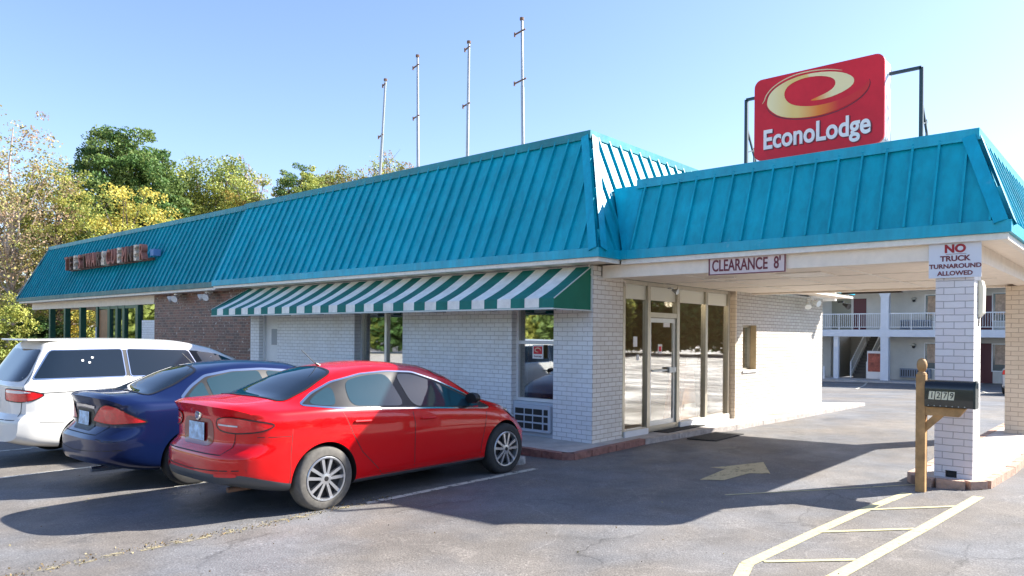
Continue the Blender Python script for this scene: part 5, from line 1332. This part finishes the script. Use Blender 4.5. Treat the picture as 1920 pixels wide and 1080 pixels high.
def tree(name, label, x, y, h, w, z0f, pal, n_cl=90, per=70, leaf=.28, seed=1, zb=None, shape='round', bark=BARK, sparse=0, clr=.16, cat='tree', group='trees behind the office', trunk=True):
    """crown: clumps spread through an ellipsoid-like volume; z0f = fraction of the height where the crown starts"""
    rng = np.random.default_rng(seed); zb = gz(x, y) if zb is None else zb
    t = thing(name, label, cat, (x, y, zb), group=group)
    cz0, cz1 = zb+h*z0f, zb+h; H = cz1-cz0; cl = []
    lobes = [(rng.uniform(-.28,.28)*w, rng.uniform(-.28,.28)*w, rng.uniform(.2,.85), rng.uniform(.45,.75)) for _ in range(7)]+[(0,0,.5,.9)]
    while len(cl) < n_cl:
        L_ = lobes[rng.integers(len(lobes))]
        d = rng.normal(size=3); d /= np.linalg.norm(d); r = rng.uniform(.45, 1.0)**.5
        px = L_[0]+d[0]*r*w*.5*L_[3]; py = L_[1]+d[1]*r*w*.5*L_[3]; pz = L_[2]*H+d[2]*r*H*.45*L_[3]
        if rng.uniform() < .65:
            th = rng.uniform(0, 2*math.pi); pz = rng.uniform(0, 1)**.8*H; rr_ = w*.5*rng.uniform(.1, 1)**.5*(1+.18*math.sin(3*th+seed)+.12*math.sin(7*pz/H*3+th*2)); px = rr_*math.cos(th); py = rr_*math.sin(th)
        f = min(max(pz/H, 0), 1.02)
        if shape == 'round': lim = w*.5*math.sqrt(max(0, 1-f**2.4*.93))+.1
        elif shape == 'cone': lim = w*.5*(1.02-f)**.8+.2
        elif shape == 'dome': lim = w*.5*math.sqrt(max(0, 1-(f*.96)**2.2))+.15
        elif shape == 'shrub': lim = w*.5*math.sqrt(max(0, 1-f*f*.9))
        else: lim = w*.5*math.sqrt(max(0, 1-(2*f-1)**2*.9))+.1
        if math.hypot(px, py) > lim or pz < 0 or pz > H: continue
        cl.append((x+px, y+py, cz0+pz))
    cl = np.array(cl); pal = np.array(pal)
    cs = rng.uniform(.6, 1.35, len(cl))*clr*w*.62
    cen = []; col = []; siz = []
    base = rng.integers(len(pal), size=len(cl))
    for i, c in enumerate(cl):
        k = int(per*(1-sparse*rng.uniform(0, 1))*cs[i]/(clr*w*.62)); q = rng.normal(size=(k, 3)); q /= np.linalg.norm(q, axis=1, keepdims=True)
        q *= (rng.uniform(.15, 1, (k, 1))**.45)*cs[i]; q[:, 2] *= .72
        cen.append(c+q); siz.append(rng.uniform(.55, 1.3, k)*leaf)
        cc = pal[base[i]]*rng.uniform(.7, 1.25, (k, 1)); mix = rng.uniform(size=(k, 1)) < .22; cc = np.where(mix, pal[rng.integers(len(pal), size=k)]*rng.uniform(.8, 1.2, (k, 1)), cc); col.append(cc)
    leaves_mesh('crown', np.concatenate(cen), np.concatenate(siz), np.clip(np.concatenate(col), 0, 1), LEAF, t, rng)
    if trunk:
        mb = MB(); r0 = max(.08, h*.016); rnd = random.Random(seed)
        pts = [Vector((x, y, zb-.2))]
        for k in range(1, 7): pts.append(Vector((x+rnd.uniform(-.1,.1)*w*.3, y+rnd.uniform(-.1,.1)*w*.3, zb+h*.92*k/6)))
        for k in range(6): mb.tube(pts[k], pts[k+1], r0*(1-k/6.6), r0*(1-(k+1)/6.6), n=8)
        idx = rng.permutation(len(cl))[:min(len(cl), 46)]
        for i in idx:
            c = Vector(cl[i]); f = max(.12, min(.92, ((c.z-zb)/h)*.72)); k = min(5, int(f*6/.92*.92)); p = pts[k].lerp(pts[k+1], f*6/.92-k if 0 <= f*6/.92-k <= 1 else .5)
            mid = p.lerp(c, .55)+Vector((rnd.uniform(-.2,.2), rnd.uniform(-.2,.2), -.25)); mb.tube(p, mid, r0*.34, r0*.2, n=5, cap=False); mb.tube(mid, c, r0*.2, r0*.05, n=5, cap=False)
            for _ in range(4 if sparse > .4 else 2):
                e = c+Vector((rnd.uniform(-1,1), rnd.uniform(-1,1), rnd.uniform(-.2,1.1)))*cs[i]*1.1; mb.tube(mid.lerp(c, .7), e, r0*.09, r0*.02, n=3, cap=False)
        mb.build('trunk', bark, t, smooth=True, fix=False)
    return t

def at(u, d, z=0):
    """used once to lay out the wood: bearing (photo column) and distance -> ground point"""
    k = (u-960-152.19)/1351.66; f = Vector((-.61525, .78833)); r = Vector((.7883, .61524)); p = Vector((7.186, -9.196))+(f+r*k)*d; return p.x, p.y
Y1, Y2, Y3 = (.66,.56,.12), (.68,.50,.11), (.46,.48,.12)
G1, G2, G3 = (.08,.16,.045), (.17,.24,.07), (.30,.36,.09)
P1, P2 = (.44,.30,.19), (.50,.39,.28)
def T(u, d, vtop, wpx, z0f, pal, label, seed, **k):
    k['n_cl'] = int(k.get('n_cl', 90)*1.5); k['per'] = int(k.get('per', 70)*1.45); k['leaf'] = k.get('leaf', .28)*.74
    x, y = at(u, d); h = 1.85+(624-vtop)/1351.66*d - gz(x, y); w = wpx/1351.66*d
    return tree(k.pop('name', 'autumn_tree'), label, x, y, h, w, z0f, pal, seed=seed, **k)
T(20, 40, 205, 250, .12, [P1,(.36,.26,.16),(.36,.34,.12),(.28,.30,.10),(.46,.38,.14)], 'tall thin-leaved tree with pinkish orange foliage at the left edge', 3, n_cl=240, per=55, leaf=.19, sparse=.7, clr=.13, bark=BARK_L)
T(235, 47, 246, 215, .40, [(.12,.22,.06),G1,G2,(.20,.28,.08)], 'dark green dome-shaped pine above the wing roof', 5, n_cl=330, per=95, leaf=.24, shape='dome', clr=.11, name='pine_tree')
T(240, 41, 345, 200, .15, [Y1,Y3,Y1,(.58,.46,.10),G3], 'bright yellow tree in front of the dark pine', 7, n_cl=150, per=70, leaf=.20, clr=.15)
T(110, 42, 300, 150, .15, [Y3,(.50,.46,.12),(.34,.34,.08),G3,G2], 'yellow-olive tree between the left edge and the pine', 9, n_cl=150, per=65, leaf=.20, clr=.15, sparse=.3)
T(400, 52, 288, 190, .5, [G3,G2,(.24,.26,.05),Y3], 'broad yellow-green tree right of the pine', 11, n_cl=170, per=80, leaf=.24, clr=.15)
T(462, 60, 290, 110, .3, [P2,P1,(.5,.30,.26)], 'wispy pink tree behind the broad yellow-green one', 13, n_cl=70, per=30, leaf=.2, sparse=.7, bark=BARK_L)
T(470, 50, 325, 130, .5, [G3,Y3,(.36,.26,.06)], 'low olive-yellow tree at the main roof end', 15, n_cl=90, per=70, leaf=.22)
T(562, 50, 304, 95, .62, [G1,G2,Y3,G3], 'small dark green tree with a yellow side above the roof edge', 17, n_cl=100, per=75, leaf=.2)
T(640, 60, 314, 160, .66, [G2,G3,(.30,.24,.07)], 'low mixed green treetop left of the leaning pole', 19, n_cl=100, per=60, leaf=.24)
T(735, 62, 292, 150, .66, [G2,(.26,.22,.08),G3,Y3,P1], 'thin mixed treetop behind the two left poles', 21, n_cl=85, per=45, leaf=.24, sparse=.4)
T(330, 58, 325, 160, .2, [G2,(.2,.2,.05)], 'dull green tree filling the gap behind the pine', 23, n_cl=100, per=60, leaf=.28)
T(150, 56, 330, 200, .1, [P2,(.4,.3,.1),(.5,.45,.35)], 'pale thin tree standing behind the yellow-olive one', 25, n_cl=120, per=50, leaf=.24, sparse=.4, bark=BARK_L)
T(0, 50, 300, 260, .05, [(.46,.36,.24),P2,Y3], 'pale twiggy tree behind the tall left one', 27, n_cl=180, per=55, leaf=.22, sparse=.3, bark=BARK_L)
T(-70, 46, 240, 200, .08, [(.36,.30,.10),P1], 'orange-green tree cut by the left edge', 28, n_cl=130, per=60, leaf=.22, sparse=.3)
# shrubs under the wing eave
for i, (u, d, vt, wp, pal, lab) in enumerate((
    (10, 37, 560, 120, [Y3,G3,(.45,.45,.12)], 'yellow-green bush at the left edge under the trees'),
    (75, 38, 590, 90, [G1,G1,(.03,.06,.02)], 'dark green bush left of the first porch post'),
    (60, 46, 520, 150, [(.36,.36,.1),Y3,G3], 'tall yellow-green bush behind the dark one'),
    (135, 44, 560, 90, [Y1,Y2,G2], 'orange-yellow bush between the porch posts'),
    (195, 48, 540, 110, [Y1,Y2,P1], 'golden bush behind the right porch posts'),
    (275, 50, 540, 80, [Y2,G3,(.6,.25,.03)], 'orange and green bush behind the low white brick wall'))):
    T(u, d, vt, wp, .0, pal, lab, 40+i, n_cl=80, per=70, leaf=.16, shape='shrub', name='bush', cat='bush', group='bushes beside the wing', trunk=False, clr=.17)
# woods that the glass and paint reflect (behind the camera and around the lot)
rng = np.random.default_rng(99); cen = []; col = []; siz = []
pw = np.array([G2,G3,G1,Y3,(.2,.2,.05)])
for k in range(118):
    if k < 34: cx, cy = -44+k*3.4, -48+rng.uniform(-3,3)
    elif k >= 96: cx, cy = -47-(k-96)*1.6, -48+(k-96)*1.9
    elif k < 70: cx, cy = 46+rng.uniform(-3,3), -30+(k-34)*2.9
    else: cx, cy = 52-(k-70)*1.15, 72+rng.uniform(-3,3)
    hh = rng.uniform(5.0, 7.0) if k < 34 or k >= 96 else rng.uniform(7.0, 10.0); n = 900
    q = rng.normal(size=(n,3)); q /= np.linalg.norm(q,axis=1,keepdims=True); q *= rng.uniform(.2,1,(n,1))**.5
    cen.append(np.array((cx,cy,hh*.5))+q*np.array((3.0,2.6,hh*.52))); siz.append(rng.uniform(.5,1.0,n)); col.append(pw[rng.integers(len(pw))]*rng.uniform(.6,1.3,(n,1)))
wd = leaves_mesh('woods', np.concatenate(cen), np.concatenate(siz), np.clip(np.concatenate(col),0,1), LEAF, None, rng); tag(wd, 'mass of green woods around the lot, seen only in window reflections', 'woods', kind='stuff')

# fallen leaves and grit along the worn yellow line
rng = np.random.default_rng(5); n = 520
t_ = rng.uniform(0, 1, n); yy = -4.2-t_*3.6; xx = .42+rng.normal(0, .07, n)+.03*np.sin(yy*3)
n2 = 160; xx = np.concatenate([xx, rng.uniform(-6, 5.5, n2)]); yy = np.concatenate([yy, rng.uniform(-8, -1.5, n2)])
n3 = 300; ty = rng.uniform(0, 1, n3); xx = np.concatenate([xx, 5.62+ty*.05+rng.normal(0,.04,n3)]); yy = np.concatenate([yy, .1+ty*5])
cen = np.array([(a, b, gz(a, b)+.008) for a, b in zip(xx, yy)])
pl = np.array([(.30,.22,.10),(.20,.13,.06),(.38,.33,.2),(.16,.15,.08),(.12,.11,.10)])
lv = leaves_mesh('leaf_litter', cen, rng.uniform(.010,.028,len(cen)), pl[rng.integers(len(pl), size=len(cen))], LEAF, None, rng); tag(lv, 'dry leaves and grit scattered along the worn yellow line and the kerbs', 'leaf litter', kind='stuff')
